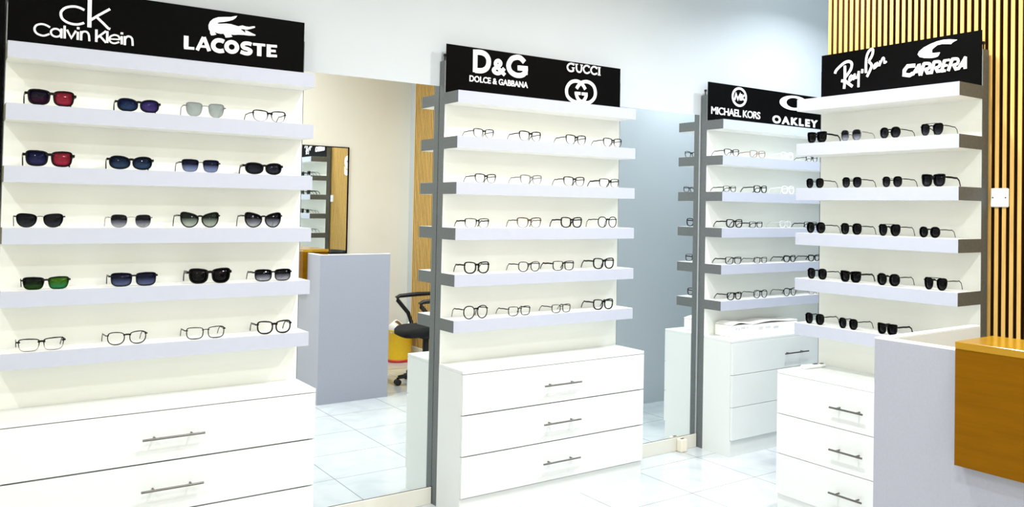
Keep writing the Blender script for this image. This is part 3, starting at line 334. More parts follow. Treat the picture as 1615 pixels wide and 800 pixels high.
# spectacles on each shelf: (unit, row): (position along the wall, frame width)
SPOTS = {
 (1,1): [(-3.958, 0.162), (-3.665, 0.159), (-3.42, 0.16), (-3.161, 0.148)],
 (1,2): [(-3.959, 0.163), (-3.686, 0.162), (-3.432, 0.155), (-3.177, 0.163)],
 (1,3): [(-3.983, 0.16), (-3.681, 0.153), (-3.429, 0.16), (-3.176, 0.164)],
 (1,4): [(-3.958, 0.156), (-3.666, 0.17), (-3.385, 0.17), (-3.129, 0.163)],
 (1,5): [(-3.967, 0.154), (-3.684, 0.146), (-3.396, 0.156), (-3.119, 0.15)],
 (2,1): [(-2.101, 0.127), (-1.821, 0.147), (-1.522, 0.146), (-1.266, 0.142)],
 (2,2): [(-2.085, 0.13), (-1.81, 0.143), (-1.53, 0.146), (-1.283, 0.148)],
 (2,3): [(-2.128, 0.145), (-1.817, 0.155), (-1.543, 0.144), (-1.294, 0.139)],
 (2,4): [(-2.126, 0.149), (-1.812, 0.143), (-1.591, 0.151), (-1.315, 0.153)],
 (2,5): [(-2.127, 0.149), (-1.868, 0.146), (-1.601, 0.134), (-1.313, 0.146)],
 (3,1): [(-0.299, 0.139), (-0.057, 0.152), (0.235, 0.13), (0.495, 0.123)],
 (3,2): [(-0.312, 0.121), (-0.025, 0.135), (0.249, 0.136)],
 (3,3): [(-0.265, 0.153), (-0.063, 0.133), (0.228, 0.123), (0.49, 0.136)],
 (3,4): [(-0.269, 0.154), (-0.015, 0.135), (0.275, 0.13), (0.532, 0.13)],
 (3,5): [(-0.256, 0.137), (-0.011, 0.134), (0.282, 0.137), (0.543, 0.131)],
 (4,1): [(-1.276, 0.128), (-1.49, 0.128), (-1.716, 0.12), (-1.937, 0.126)],
 (4,2): [(-1.267, 0.118), (-1.498, 0.122), (-1.73, 0.119), (-1.947, 0.128)],
 (4,3): [(-1.276, 0.13), (-1.497, 0.132), (-1.717, 0.13), (-1.931, 0.114)],
 (4,4): [(-1.288, 0.131), (-1.497, 0.126), (-1.715, 0.132), (-1.963, 0.129)],
 (4,5): [(-1.276, 0.132), (-1.486, 0.124), (-1.711, 0.118)],
}

# ------------------------------------------------------------------ the room
LEN = 4.31          # left wall (y = 0) to the wall behind the viewer
PX = -0.495         # face of the partition behind the slats
PY = -1.155         # end of the partition
XW, XE = -5.9, 1.9
struct('floor', MB().box(XW, XE, -LEN, 0.15, -0.08, 0), M['tile'])
struct('ceiling', MB().box(XW - .12, XE + .12, -LEN - .12, 0.15, CEIL, CEIL + .1), M['ceil'])
struct('wall_left', MB().box(XW - .12, XE + .12, 0.0, 0.15, 0, CEIL), M['wall'])
struct('wall_front', MB().box(XW - .12, XE + .12, -LEN - .12, -LEN, 0, CEIL), M['cream'])
struct('wall_back', MB().box(XW - .12, XW, -LEN, 0, 0, CEIL), M['cream'])
struct('wall_end', MB().box(XE, XE + .12, PY, 0, 0, CEIL), M['wall'])
struct('wall_right', MB().box(PX, XE + .12, -LEN, PY, 0, CEIL), M['wall'])
b = MB()
b.box(PX - .004, PX, -4.12, PY, 0, CEIL)
struct('trim_1', b, M['backing'])
core, face = MB(), MB()
y = PY
while y > -4.11:
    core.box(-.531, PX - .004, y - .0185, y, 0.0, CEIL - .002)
    face.box(-.535, -.531, y - .0188, y + .0003, 0.0, CEIL - .002, .001)
    y -= .0355
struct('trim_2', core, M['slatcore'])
struct('trim_5', face, M['slat'])
struct('baseboard_right', MB().box(-.55, -.535, -4.12, -2.12, 0, .13, .003), M['skirt'])
struct('baseboard_left', MB().box(-2.972, -2.264, -.014, 0, 0, .086, .002), M['skirt'])
struct('baseboard_middle', MB().box(-1.112, -.403, -.014, 0, 0, .086, .002), M['skirt'])
struct('baseboard_end', MB().box(.752, XE, -.014, 0, 0, .086, .002), M['skirt'])
struct('trim_3', MB().box(-4.128, -4.104, -.06, 0, 0, 2.36), M['black'])
struct('trim_4', MB().box(-4.36, -4.13, -.05, 0, 0, CEIL), M['timber'])

# ------------------------------------------------------------------ downlights
for i, (x, y, wt, c, spread) in enumerate(LAMPS):
    t = tag(empty('downlight', (x, y, CEIL)), 'round white recessed ceiling downlight out of view, some added as fill', 'ceiling light', 'recessed ceiling downlights')
    MB().lathe([(.125, -.001), (.125, -.014), (.105, -.016), (.1, -.004)], 32).build('ring', M['lampring'], t)
    ld = bpy.data.lights.new('downlight_lamp', 'AREA')
    ld.shape = 'DISK'
    ld.size = .13
    ld.energy = wt
    ld.spread = math.radians(spread)
    ld.color = c
    lo = bpy.data.objects.new('lamp', ld)
    COL.objects.link(lo)
    lo.parent = t
    lo.location = (0, 0, -.02)

# ------------------------------------------------------------------ mirrors
def mirror(name, x0, x1, label):
    r = tag(empty(name, ((x0 + x1) / 2, 0, .088)), label, 'mirror', None)
    h = (x1 - x0) / 2
    MB().box(-h, h, -.005, -.0005, 0, 2.1647 - .088).build('glass', M['mirror'], r)
    MB().box(-h, h, -.007, -.0005, -.006, -.0005).build('bottom_rail', M['gap'], r)
    return r
mirror('wall_mirror', -2.985, -1.70, 'tall frameless wall mirror reflecting the grey counter, chair and yellow bin')
mirror('wall_mirror', -1.695, -.41, 'tall frameless wall mirror reflecting a plain pale wall beside the corner display')
r = tag(empty('wall_mirror', (-1.627, -LEN, 1.06)), 'black-edged mirror on the far wall, glimpsed inside the left mirror', 'mirror')
MB().box(-.475, .475, .004, .012, .01, 1.04).build('glass', M['mirror'], r)
f = MB()
f.box(-.487, -.475, .001, .016, 0, 1.05); f.box(.475, .487, .001, .016, 0, 1.05)
f.box(-.475, .475, .001, .016, 0, .01); f.box(-.475, .475, .001, .016, 1.04, 1.05)
f.build('frame', M['black'], r)

# ------------------------------------------------------------------ lettering helpers
def ribbon(mb, pts, w, y0, th=.002, closed=False):
    n = len(pts)
    if n > 2 and math.dist(pts[0], pts[-1]) < 1e-4:
        closed = True
        pts = pts[:-1]
        n -= 1
    L, R = [], []
    for i, p in enumerate(pts):
        a = pts[(i - 1) % n] if (closed or i > 0) else None
        c = pts[(i + 1) % n] if (closed or i < n - 1) else None
        ds = []
        if a: ds.append(Vector((p[0] - a[0], p[1] - a[1])).normalized())
        if c: ds.append(Vector((c[0] - p[0], c[1] - p[1])).normalized())
        d = sum(ds, Vector((0, 0)))
        d = d.normalized() if d.length > 1e-4 else ds[0]
        k = 1.0 / max(.6, d.dot(ds[0]))
        nx, nz = -d.y, d.x
        L.append((p[0] + nx * w / 2 * k, p[1] + nz * w / 2 * k))
        R.append((p[0] - nx * w / 2 * k, p[1] - nz * w / 2 * k))
    m = len(L)
    e = len(mb.v) * .25e-5 + 1e-5           # each stroke lies a hair prouder than the one before
    v = [(x, y0 - th - e - i * 1e-5, z) for i, (x, z) in enumerate(L)] + [(x, y0 - th - e - i * 1e-5, z) for i, (x, z) in enumerate(R)] + [(x, y0, z) for x, z in L] + [(x, y0, z) for x, z in R]
    f = []
    for i in range(m if closed else m - 1):
        j = (i + 1) % m
        f += [(m + i, m + j, j, i), (i, j, 2 * m + j, 2 * m + i), (3 * m + i, 3 * m + j, m + j, m + i)]
    if not closed:
        f += [(0, 2 * m, 3 * m, m), (2 * m - 1, 4 * m - 1, 3 * m - 1, m - 1)]
    mb.add(v, f)

def polyplate(mb, pts, y0, th=.002):
    ar = sum(pts[i - 1][0] * pts[i][1] - pts[i][0] * pts[i - 1][1] for i in range(len(pts)))
    if ar < 0: pts = pts[::-1]
    n = len(pts)
    mb.add([(x, y0 - th, z) for x, z in pts] + [(x, y0, z) for x, z in pts],
           [tuple(range(n))] + [(i, n + i, n + (i + 1) % n, (i + 1) % n) for i in range(n)])

def ringplate(mb, po, pi, y0, th=.002):
    n = len(po)
    mb.add([(x, y0 - th, z) for x, z in po] + [(x, y0 - th, z) for x, z in pi] + [(x, y0, z) for x, z in po] + [(x, y0, z) for x, z in pi],
           [(i, (i + 1) % n, n + (i + 1) % n, n + i) for i in range(n)] + [(i, 2 * n + i, 2 * n + (i + 1) % n, (i + 1) % n) for i in range(n)])

def words(text, u0, u1, z0, z1, y0, bold=0.0, shear=0.0, spacing=1.0, th=.002):
    """flat letters filled from the built-in font, fitted to a rectangle"""
    c = bpy.data.curves.new('letters', 'FONT')
    c.body = text
    c.offset = bold
    c.shear = shear
    c.space_character = spacing
    c.extrude = .01
    o = bpy.data.objects.new('letters', c)
    COL.objects.link(o)
    bpy.context.view_layer.update()
    me = bpy.data.meshes.new_from_object(o.evaluated_get(bpy.context.evaluated_depsgraph_get()))
    vs = [v.co.copy() for v in me.vertices]
    fs = [tuple(p.vertices) for p in me.polygons]
    bpy.data.objects.remove(o)
    bpy.data.meshes.remove(me)
    xa, xb = min(v.x for v in vs), max(v.x for v in vs)
    ya, yb = min(v.y for v in vs), max(v.y for v in vs)
    out = [(u0 + (v.x - xa) / (xb - xa) * (u1 - u0), y0 - (th if v.z > 0 else 0), z0 + (v.y - ya) / (yb - ya) * (z1 - z0)) for v in vs]
    return MB().add(out, fs)

# ------------------------------------------------------------------ display units
SHZ = [2.1256, 1.8944, 1.6617, 1.4296, 1.1945, 0.9633]     # tops of the six shelves
ST = .0615

def display(name, loc, rz, w, dp, ds, label, signs, ends=(1, 1), hook=0):
    """local x runs along the wall, local -y towards the customer"""
    r = tag(empty(name, loc, rz), label, 'display unit')
    MB().box(.003, w - .003, -dp, -.008, 0, 2.2935).build('back_panel', M['panel'], r)
    for x0, x1 in ((0, .003), (w - .003, w)):
        MB().box(x0, x1, -dp, -.008, 0, 2.2935).build('side_strip', M['grey'], r)
    for z in SHZ:
        s = MB().box(.002, w - .002, -ds + .0015, -dp, z - ST, z, .0006).build('shelf', M['shelf'], r)
        MB().box(.0005, w - .0005, -ds, -ds + .0014, z - ST, z - .0003).build('front_edge', M['front'], s)
        MB().box(0, .0018, -ds + .0016, -dp, z - ST + .0005, z - .0005).build('end_cap', M['grey'], s)
        MB().box(w - .0018, w, -ds + .0016, -dp, z - ST + .0005, z - .0005).build('end_cap', M['grey'], s)
    sg = MB().box(.004, w - .004, -dp - .0035, -dp, SHZ[0] + .001, 2.3804, .0004).build('header_sign', M['black'], r)
    for nm, mb in signs(-dp - .0036):
        mb.build(nm, M['white'], sg)
    if hook:
        x = .012 if hook > 0 else w - .012
        MB().tube([(x, -.035, 2.293), (x, -.035, 2.325)], .004, 8).box(x - .006, x + .006, -.042, -.028, 2.318, 2.332, .002).build('fixing_screw', M['gap'], r)
    return r

def strokes(key, fx, y0):
    mb = MB()
    for p, w in LOGO[key]:
        ribbon(mb, [(fx(u), z) for u, z in p], w, y0)
    return mb

U1, U2, U3, U4 = -4.10, -2.2612, -.3995, -1.1604
W1, W2, W4 = 1.1256, 1.1472, .9266
def sign1(y0):
    fx = lambda u: u - U1
    yield 'logo', strokes('ck', fx, y0)
    yield 'lettering', strokes('calvin', fx, y0)
    mb = MB(); polyplate(mb, [(fx(u), z) for u, z in LOGO['croc']], y0)
    yield 'logo', mb
    yield 'lettering', strokes('lac', fx, y0)
def sign2(y0):
    fx = lambda u: u - U2
    yield 'logo', strokes('dg', fx, y0)
    yield 'lettering', words('DOLCE & GABBANA', fx(-2.122), fx(-1.763), 2.198, 2.231, y0, .022)
    yield 'lettering', strokes('guc', fx, y0)
    yield 'logo', strokes('gg', fx, y0)
def sign3(y0):
    fx = lambda u: u - U3
    yield 'logo', strokes('mk', fx, y0)
    yield 'lettering', words('MICHAEL KORS', fx(-.365), fx(.099), 2.172, 2.221, y0, .012, 0, .92)
    mb = MB(); ringplate(mb, [(fx(u), z) for u, z in LOGO['oo']], [(fx(u), z) for u, z in LOGO['oi']], y0)
    yield 'logo', mb
    yield 'lettering', words('OAKLEY', fx(.223), fx(.709), 2.157, 2.212, y0, .045, 0, 1.35)
def sign4(y0):
    fx = lambda u: U4 - u
    yield 'lettering', strokes('rb', fx, y0)
    mb = MB(); polyplate(mb, [(fx(u), z) for u, z in LOGO['car']], y0)
    yield 'logo', mb
    yield 'lettering', strokes('carrera', fx, y0)

DP, DS = .0635, .2174
X4 = -.5375
display('display_unit', (U1, 0, 0), 0, W1, DP, DS, 'wide white wall display nearest the left edge, crocodile emblem on its black header', sign1)
display('display_unit', (U2, 0, 0), 0, W2, DP, DS, 'white wall display between the two mirrors, interlocking ring emblem on its black header', sign2, hook=1)
display('display_unit', (U3, 0, 0), 0, W2, DP, DS, 'white wall display in the far corner, circled initials on its black header', sign3, hook=1)
display('display_unit', (X4, U4, 0), -math.pi / 2, W4, .0585, .7897 + X4, 'white display of dark sunglasses fixed on the slatted timber wall', sign4, hook=-1)

# ------------------------------------------------------------------ drawer cabinets
def cabinet(loc, rz, w, d, hc, hl, label, gapw=.006):
    """three-drawer base cabinet; d = depth, hc / hl = handle centre and length"""
    r = tag(empty('drawer_cabinet', loc, rz), label, 'cabinet')
    c = MB()
    c.box(0, .018, -d + .02, 0, 0.0, .713)
    c.box(w - .018, w, -d + .02, 0, 0.0, .713)
    c.box(.018, w - .018, -.012, 0, 0.0, .713)
    c.build('carcass', M['lam'], r)
    MB().box(.018, w - .018, -d + .024, -d + .05, .1, .713).build('gap_shade', M['gap'], r)  # dark sheet painting in the shade inside the drawer gaps
    MB().box(0, w, -d + .002, 0, .7131, .729, .0012).build('top', M['lam'], r)
    MB().box(.0005, w - .0005, -d + .014, -d + .034, .0, .1).build('plinth', M['lam'], r)
    for k, (za, zb) in enumerate(((.5104, .713), (.309, .5104), (.104, .309))):
        dr = MB().box(.001, w - .001, -d, -d + .019, za + gapw / 2, zb - gapw / 2, .0012).build('drawer', M['lam'], r)
        hz = (.610, .410, .206)[k]
        hb = MB().tube([(hc - hl / 2, -d - .032, hz), (hc + hl / 2, -d - .032, hz)], .0047, 10)
        for s in (-1, 1):
            hb.tube([(hc + s * hl * .3, -d - .032, hz), (hc + s * hl * .3, -d + .002, hz)], .0042, 8)
        hb.build('handle', M['chrome'], dr)
    return r
CB = -DP - .002
D1 = .3299 + CB
cabinet((U1, CB, 0), 0, W1, D1, .565, .222, 'white three-drawer cabinet at lower left under the sunglasses display')
cabinet((U2, CB, 0), 0, W2, D1, W2 / 2, .233, 'white three-drawer cabinet standing between the two tall mirrors')
cabinet((U3, CB, 0), 0, W2, D1, .571, .233, 'white three-drawer cabinet in the far corner carrying two white boxes', .003)
cabinet((X4 - .0605, U4, 0), -math.pi / 2, W4, .9162 - .0605 + X4, .454, .189, 'white three-drawer cabinet against the slatted wall, partly behind the grey counter', .003)

# ------------------------------------------------------------------ reception counter
KX, KY, KH = -2.0006, -2.5288, 1.1513
r = tag(empty('reception_counter', (KX, KY, 0)), 'pale grey reception counter with an overhanging ochre wood ledge', 'counter')
MB().box(0, .03, -1.55, 0, 0, KH - .004).build('front_panel', M['counter'], r)
MB().box(.03, .56, -.03, 0, 0, KH - .004).build('end_panel', M['counter'], r)
ln = MB(); ln.box(.0302, .033, -1.55, -.033, .751, KH - .0045); ln.box(.0332, .5595, -.033, -.0302, .751, KH - .0045)
ln.build('inner_lining', M['lam'], r)
e = MB(); e.box(0, .03, -1.55, 0, KH - .0038, KH); e.box(.03, .56, -.03, 0, KH - .0038, KH)
e.build('white_edging', M['edge'], r)
MB().box(.0335, .58, -1.55, -.0335, .73, .75, .002).build('worktop', M['lam'], r)
MB().box(.54, .56, -.75, -.031, 0, .729).build('drawer_block', M['lam'], r)
wl = MB().box(-.036, -.0005, -1.6, -.2945, .8335, 1.1585).build('wooden_front', M['wood'], r)
MB().box(-.037, .165, -1.6, -.294, 1.1588, 1.1795, .001).build('wooden_ledge', M['ledge'], r)
MB().box(.0335, .16, -1.55, -.3, 1.10, 1.1585).build('ledge_support', M['wood'], r)

# ------------------------------------------------------------------ chair, bin
def chair(loc, rz):
    r = tag(empty('office_chair', loc, rz), 'black office chair on casters behind the counter, seen in the left mirror', 'chair')
    b = MB()
    prof = []
    n = 28
    lay = [(.0, .90, .425), (.0, 1.0, .44), (.0, 1.0, .475), (.0, .93, .495), (0, .6, .503)]
    v, f = [], []
    for _, k, z in lay:
        for i in range(n):
            a = 2 * math.pi * i / n
            cx, sx = math.cos(a), math.sin(a)
            v.append((.25 * k * math.copysign(abs(cx) ** .6, cx), .235 * k * math.copysign(abs(sx) ** .6, sx), z - .012 * max(0, -cx) ** 2))
    for L in range(4):
        for i in range(n):
            f.append((L * n + i, L * n + (i + 1) % n, (L + 1) * n + (i + 1) % n, (L + 1) * n + i))
    f += [tuple(range(n - 1, -1, -1)), tuple(range(4 * n, 5 * n))]
    b.add(v, f, True)
    b.build('seat', M['fabric'], r)
    bk = MB()
    rows = 7
    v, f = [], []
    for side in (0, 1):
        for j in range(rows):
            t = j / (rows - 1)
            z = .60 + .42 * t
            hw = .215 * (1 - .25 * abs(t - .45) ** 2 * 4 * .6)
            for i in range(7):
                s = i / 3 - 1
                v.append((.235 + .02 * math.sin(t * 3) - .035 * (1 - s * s) * -1 + (.035 if side else 0) - .02, s * hw, z))
    m = rows * 7
    for j in range(rows - 1):
        for i in range(6):
            a = j * 7 + i
            f += [(a, a + 7, a + 8, a + 1), (m + a, m + a + 1, m + a + 8, m + a + 7)]
    edge = [i for i in range(7)] + [j * 7 + 6 for j in range(1, rows)] + [(rows - 1) * 7 + i for i in range(5, -1, -1)] + [j * 7 for j in range(rows - 2, 0, -1)]
    for i in range(len(edge)):
        a, c = edge[i], edge[(i + 1) % len(edge)]
        f.append((a, c, m + c, m + a))
    bk.add(v, f, True).build('backrest', M['fabric'], r)
    MB().tube([(.05, 0, .42), (.22, 0, .43), (.285, 0, .5), (.29, 0, .72)], .02, 10).build('back_support', M['chair'], r)
    for s in (-1, 1):
        MB().tube([(-.01, s * .22, .44), (-.02, s * .275, .46), (-.06, s * .285, .58), (-.16, s * .285, .70), (-.17, s * .285, .72), (-.14, s * .285, .735), (.02, s * .285, .745), (.14, s * .285, .745)], [.016, .018, .018, .018, .018, .018, .02, .018], 10).build('armrest', M['chair'], r)
    MB().lathe([(.06, .425), (.06, .39), (.027, .38), (.027, .1), (.04, .095), (.04, .065)][::-1], 18).build('gas_column', M['chair'], r)
    bs = MB()
    for k in range(5):
        a = 2 * math.pi * k / 5 + math.pi
        bs.tube([(.02 * math.cos(a), .02 * math.sin(a), .09), (.24 * math.cos(a), .24 * math.sin(a), .068)], [.026, .017], 8)
    bs.build('base', M['chair'], r)
    for k in range(5):
        a = 2 * math.pi * k / 5 + math.pi
        x, y = .245 * math.cos(a), .245 * math.sin(a)
        cs = MB().tube([(x, y, .066), (x, y, .03)], .009, 8)
        for s in (-1, 1):
            dx, dy = -math.sin(a) * .012 * s, math.cos(a) * .012 * s
            cs.tube([(x + dx * .4, y + dy * .4, .0275), (x + dx * 1.9, y + dy * 1.9, .0275)], .027, 14)
        cs.build('caster', M['chair'], r)
chair((-.95, -2.88, 0), math.radians(4))

r = tag(empty('waste_bin', (-.70, -4.0, 0)), 'yellow waste bin with red foot band by the slatted wall, seen in the mirror', 'bin')
MB().lathe([(.113, .026), (.125, .30), (.132, .31), (.132, .325), (.124, .325), (.112, .06)], 32).build('bucket', M['yellow'], r)
MB().lathe([(.100, 0), (.118, .0), (.118, .0255), (.100, .0255)], 32).build('foot_band', M['red'], r)
b = MB()
n = 30
prof = [(.118, .29), (.136, .322), (.134, .345), (.10, .37), (.085, .36)]
v, f = [], []
for r_, z in prof:
    for i in range(n):
        a = 2 * math.pi * i / n
        k = 1 + .05 * math.sin(5 * a + z * 90) + .05 * random.uniform(-1, 1)
        v.append((r_ * k * math.cos(a), r_ * k * math.sin(a), z + .03 * math.sin(3 * a) * (z > .33)))
for L in range(len(prof) - 1):
    for i in range(n):
        f.append((L * n + i, L * n + (i + 1) % n, (L + 1) * n + (i + 1) % n, (L + 1) * n + i))
b.add(v, f, True).build('bag_liner', M['bag'], r)

# ------------------------------------------------------------------ small things
r = tag(empty('wall_switch', (-.5355, -2.142, 1.574)), 'square white blank switch plate on the timber slats', 'switch')
MB().box(-.012, 0, -.0425, .0425, 0, .086, .004).build('plate', M['plastic'], r)
for s in (-1, 1):
    MB().tube([(-.0125, s * .030, .043), (-.0115, s * .030, .043)], .0035, 10).build('screw', M['gap'], r)
MB().box(-.0128, -.0118, -.008, .008, .034, .052).build('centre_mark', M['card'], r)

o = words('S', 0, .155, 0, .235, 0, .05, th=.014).build('wall_letter', M['white'])
o.location = (-.5355, -2.56, 1.888)
o.rotation_euler = (0, 0, -math.pi / 2)
tag(o, 'white capital letter S mounted on timber slats, seen in the mirrors', 'letter')

def carton(name, loc, w, d, h, label, rz=0, marks=()):
    r = tag(empty(name, loc, rz), label, 'box', 'white boxes on the corner cabinet')
    MB().box(0, w, -d, 0, 0, h, .003).build('body', M['card'], r)
    n = 12
    v, f = [], []
    for s in range(2):
        for i in range(n + 1):
            t = i / n
            z = h + .002 + .012 * math.sin(math.pi * t) ** 2 + .004 * math.sin(7 * t)
            for y in (-d - .002, 0.0):
                v.append((w * t, y, z + .003 * (1 - s)))
    m = (n + 1) * 2
    for i in range(n):
        a = i * 2
        f += [(a, a + 2, a + 3, a + 1), (m + a, m + a + 1, m + a + 3, m + a + 2), (a, m + a, m + a + 2, a + 2), (a + 1, a + 3, m + a + 3, m + a + 1)]
    f += [(0, 1, m + 1, m), (n * 2, m + n * 2, m + n * 2 + 1, n * 2 + 1)]
    MB().add(v, f).build('lid', M['card'], r)
    pm = MB()
    for (x0, x1, z0, z1) in marks:
        pm.box(x0, x1, -d - .0008, -d, z0, z1)
    pm.build('printed_mark', M['print'], r)
carton('cardboard_box', (-.312, -.075, .7295), .185, .16, .074, 'white lidded box at the left end of the corner cabinet top', 0,
       [(.03, .05, .045, .06), (.058, .074, .04, .058), (.08, .12, .048, .062), (.125, .15, .05, .06)])
carton('cardboard_box', (-.118, -.075, .7295), .44, .155, .068, 'longer white lidded box on the corner cabinet, right of its pair', 0,
       [(.06, .10, .03, .05), (.12, .17, .034, .05), (.2, .25, .03, .046)])

r = tag(empty('remote_control', (-.715, -1.228, .7295), math.radians(-8)), 'small white remote with dark buttons lying on the cabinet by the slatted wall', 'remote')
MB().box(-.075, .075, -.022, .022, 0, .018, .007).build('case', M['plastic'], r)
MB().box(.0, .03, -.008, .008, .0175, .0195, .0008).build('button', M['gap'], r)
MB().box(.045, .066, -.010, .006, .0175, .0195, .0008).build('button', M['gap'], r)

r = tag(empty('socket_box', (-.553, -.0155, 0)), 'small cream plastic box on the floor against the skirting under the mirror', 'box')
MB().box(-.026, .026, -.05, 0, 0, .082, .006).build('case', M['cream_pl'], r)
MB().box(-.012, .014, -.034, -.018, .0815, .0832).build('slot', M['gap'], r)

# ------------------------------------------------------------------ spectacles
# kind: lens width, lens height, bridge gap, end piece, power of top / bottom outline, taper to the bottom, outer lift,
#       rim, rim depth, wrap, temple height, style
KIND = dict(
    sportrect=(.060, .040, .014, .009, 4.5, 3.2, .16, .08, .0050, .007, .020, .010, 'full'),
    sport=(.062, .036, .012, .008, 2.8, 2.6, .10, .16, .0045, .007, .024, .009, 'full'),
    slim=(.061, .033, .012, .008, 3.0, 2.6, .14, .12, .0045, .007, .020, .009, 'full'),
    square=(.057, .040, .016, .006, 5.0, 3.2, .16, .02, .0024, .004, .006, .005, 'brow'),
    panto=(.054, .043, .020, .006, 4.5, 2.6, .18, .03, .0020, .004, .006, .004, 'brow'),
    butterfly=(.070, .045, .014, .003, 3.2, 2.3, .26, .12, .0018, .003, .008, .005, 'thin'),
    nav=(.056, .042, .024, .004, 3.4, 2.5, .16, .04, .0012, .003, .006, .003, 'thin'),
    cateye=(.062, .043, .011, .005, 3.4, 2.2, .26, .36, .0034, .005, .008, .005, 'full'),
    rect=(.060, .036, .014, .006, 5.0, 3.4, .12, .04, .0030, .005, .006, .006, 'full'),
    halfrect=(.061, .036, .014, .006, 5.0, 3.4, .12, .05, .0036, .005, .010, .006, 'brow'),
    way=(.058, .039, .016, .007, 4.5, 2.9, .18, .12, .0048, .006, .008, .009, 'full'),
    oval=(.054, .037, .018, .006, 3.2, 2.4, .12, .06, .0030, .004, .005, .004, 'full'),
    slimrect=(.055, .034, .018, .006, 4.6, 3.2, .10, .05, .0028, .004, .005, .004, 'full'),
    bold=(.055, .038, .016, .007, 4.0, 2.6, .12, .10, .0046, .006, .006, .006, 'full'),
    brow=(.057, .036, .015, .006, 4.6, 2.7, .16, .08, .0042, .005, .006, .004, 'brow'),
    round=(.051, .044, .019, .007, 2.5, 2.1, .05, .03, .0034, .004, .005, .004, 'full'),
    hexa=(.047, .043, .022, .007, 2.9, 2.3, .10, .02, .0022, .004, .005, .004, 'full'),
    aviator=(.056, .050, .016, .006, 3.2, 2.2, .22, .10, .0030, .004, .008, .004, 'bar'),
    flattop=(.059, .046, .012, .007, 7.0, 2.7, .20, .06, .0046, .006, .006, .008, 'full'),
)

def outline(lw, lh, nt, nb, taper, lift, side, n=36):
    out = []
    for i in range(n):
        a = 2 * math.pi * i / n
        c, s = math.cos(a), math.sin(a)
        p = nt if s >= 0 else nb
        x = math.copysign(abs(c) ** (2 / p), c)
        z = math.copysign(abs(s) ** (2 / p), s)
        x *= 1 - taper * (1 - z) / 2
        z += lift * x * (z + 1) / 2
        out.append((side * x * lw / 2, z * lh / 2))
    return out if side > 0 else out[::-1]

def wrapy(x, w, k):
    return k * (abs(x) / (w / 2)) ** 2

PARTS = {}
def glasses_parts(kind, fm, l1, l2):
    key = (kind, fm, l1, l2)
    if key in PARTS: return PARTS[key]
    lw, lh, gap, end, nt, nb, tp, lf, rim, rd, wr, th, style = KIND[kind]
    Wd = 2 * lw + gap + 2 * end
    lo = min(z for x, z in outline(lw, lh, nt, nb, tp, lf, 1))
    rb = rim if style == 'full' else (rim * .28 if style in ('brow', 'bar') else rim * .5)
    zc = -lo + rb + .0003                       # lens centre height: the rim rests on z = 0
    fr = MB()
    lenses = []
    for side in (-1, 1):
        cx = side * (gap / 2 + lw / 2)
        o = outline(lw, lh, nt, nb, tp, lf, side)
        n = len(o)
        out = []
        for x, z in o:
            d = math.hypot(x, z)
            t = max(0, min(1, .5 + z / lh * 2.2))
            rr = rim if style == 'full' else (rb + (rim - rb) * t if style == 'brow' else rb)
            out.append((x + x / d * rr, z + z / d * rr))
        v = []
        for ys, pts in ((-rd / 2, out), (-rd / 2, o), (rd / 2, o), (rd / 2, out)):
            v += [(cx + x, wrapy(cx + x, Wd, wr) + ys, zc + z) for x, z in pts]
        f = []
        for q in range(4):
            q2 = (q + 1) % 4
            for i in range(n):
                j = (i + 1) % n
                f.append((q * n + i, q * n + j, q2 * n + j, q2 * n + i))
        fr.add(v, f)
        lm = MB()
        m2 = [(x * 1.01, z * 1.01) for x, z in o]
        v = [(cx + x, wrapy(cx + x, Wd, wr) - .0007, zc + z) for x, z in m2] + [(cx + x, wrapy(cx + x, Wd, wr) + .0007, zc + z) for x, z in m2]
        # front and back as fans about a slightly domed centre
        yc = wrapy(cx, Wd, wr)
        v += [(cx, yc - .0022, zc), (cx, yc - .0006, zc)]
        f = []
        for i in range(n):
            j = (i + 1) % n
            f += [(2 * n, i, j), (2 * n + 1, n + j, n + i), (i, n + i, n + j, j)]
        lenses.append(lm.add(v, f, True).mesh('lens', LM[l1 if side < 0 else l2]))
    # bridge
    zb = zc + lh * .26
    br = max(.0011, rim * .5)
    g = gap / 2 + lw * .07
    zz = lambda t: zb + lh * .06 * (1 - t * t)
    fr.tube([(t * g, -.0005 + wrapy(g, Wd, wr) * t * t - .001 * (1 - t * t), zz(t)) for t in (-1, -.6, -.2, .2, .6, 1)], br if rim < .004 else br * 1.15, 8, ry=br * (1.0 if rim < .003 else 1.7))
    if style == 'bar':
        fr.tube([(t * (gap / 2 + lw * .45), wrapy(t * (gap / 2 + lw * .45), Wd, wr) - .001, zc + lh * .5 + rb * .5) for t in (-1, -.5, 0, .5, 1)], .0014, 8)
    # end pieces
    zh = zc + lh * .27 + lf * lh * .22
    tl = []
    for side in (-1, 1):
        xo = side * (gap / 2 + lw * (1 - .06 - tp * .12))
        xh = side * (Wd / 2)
        yh = wrapy(xh, Wd, wr)
        fr.tube([(xo, wrapy(xo, Wd, wr), zh), (xh - side * .0015, yh + .0005, zh), (xh, yh + .005, zh)], max(.0012, rd * .3), 8, ry=max(.0014, th * .42))
        t = MB()
        L = .125
        straight = kind in ('hexa', 'round', 'aviator', 'flattop')
        pts = [(xh, yh + .004, zh), (xh * 1.0, .045, zh), (xh * .99, .072, zh - .002), (xh * .97, .094, zh * .96), (xh * .95, .112, zh * (.72 if straight else .6)), (xh * .93, L, max(.0022, th * .54) + .0006)]
        t.tube(pts, [max(.0014, rd * .32)] * 6, 8, ry=max(.0022, th * .54))
        tl.append(t.mesh('temple', F[fm]))
    PARTS[key] = (fr.mesh('frame', F[fm]), lenses, tl, Wd)
    return PARTS[key]

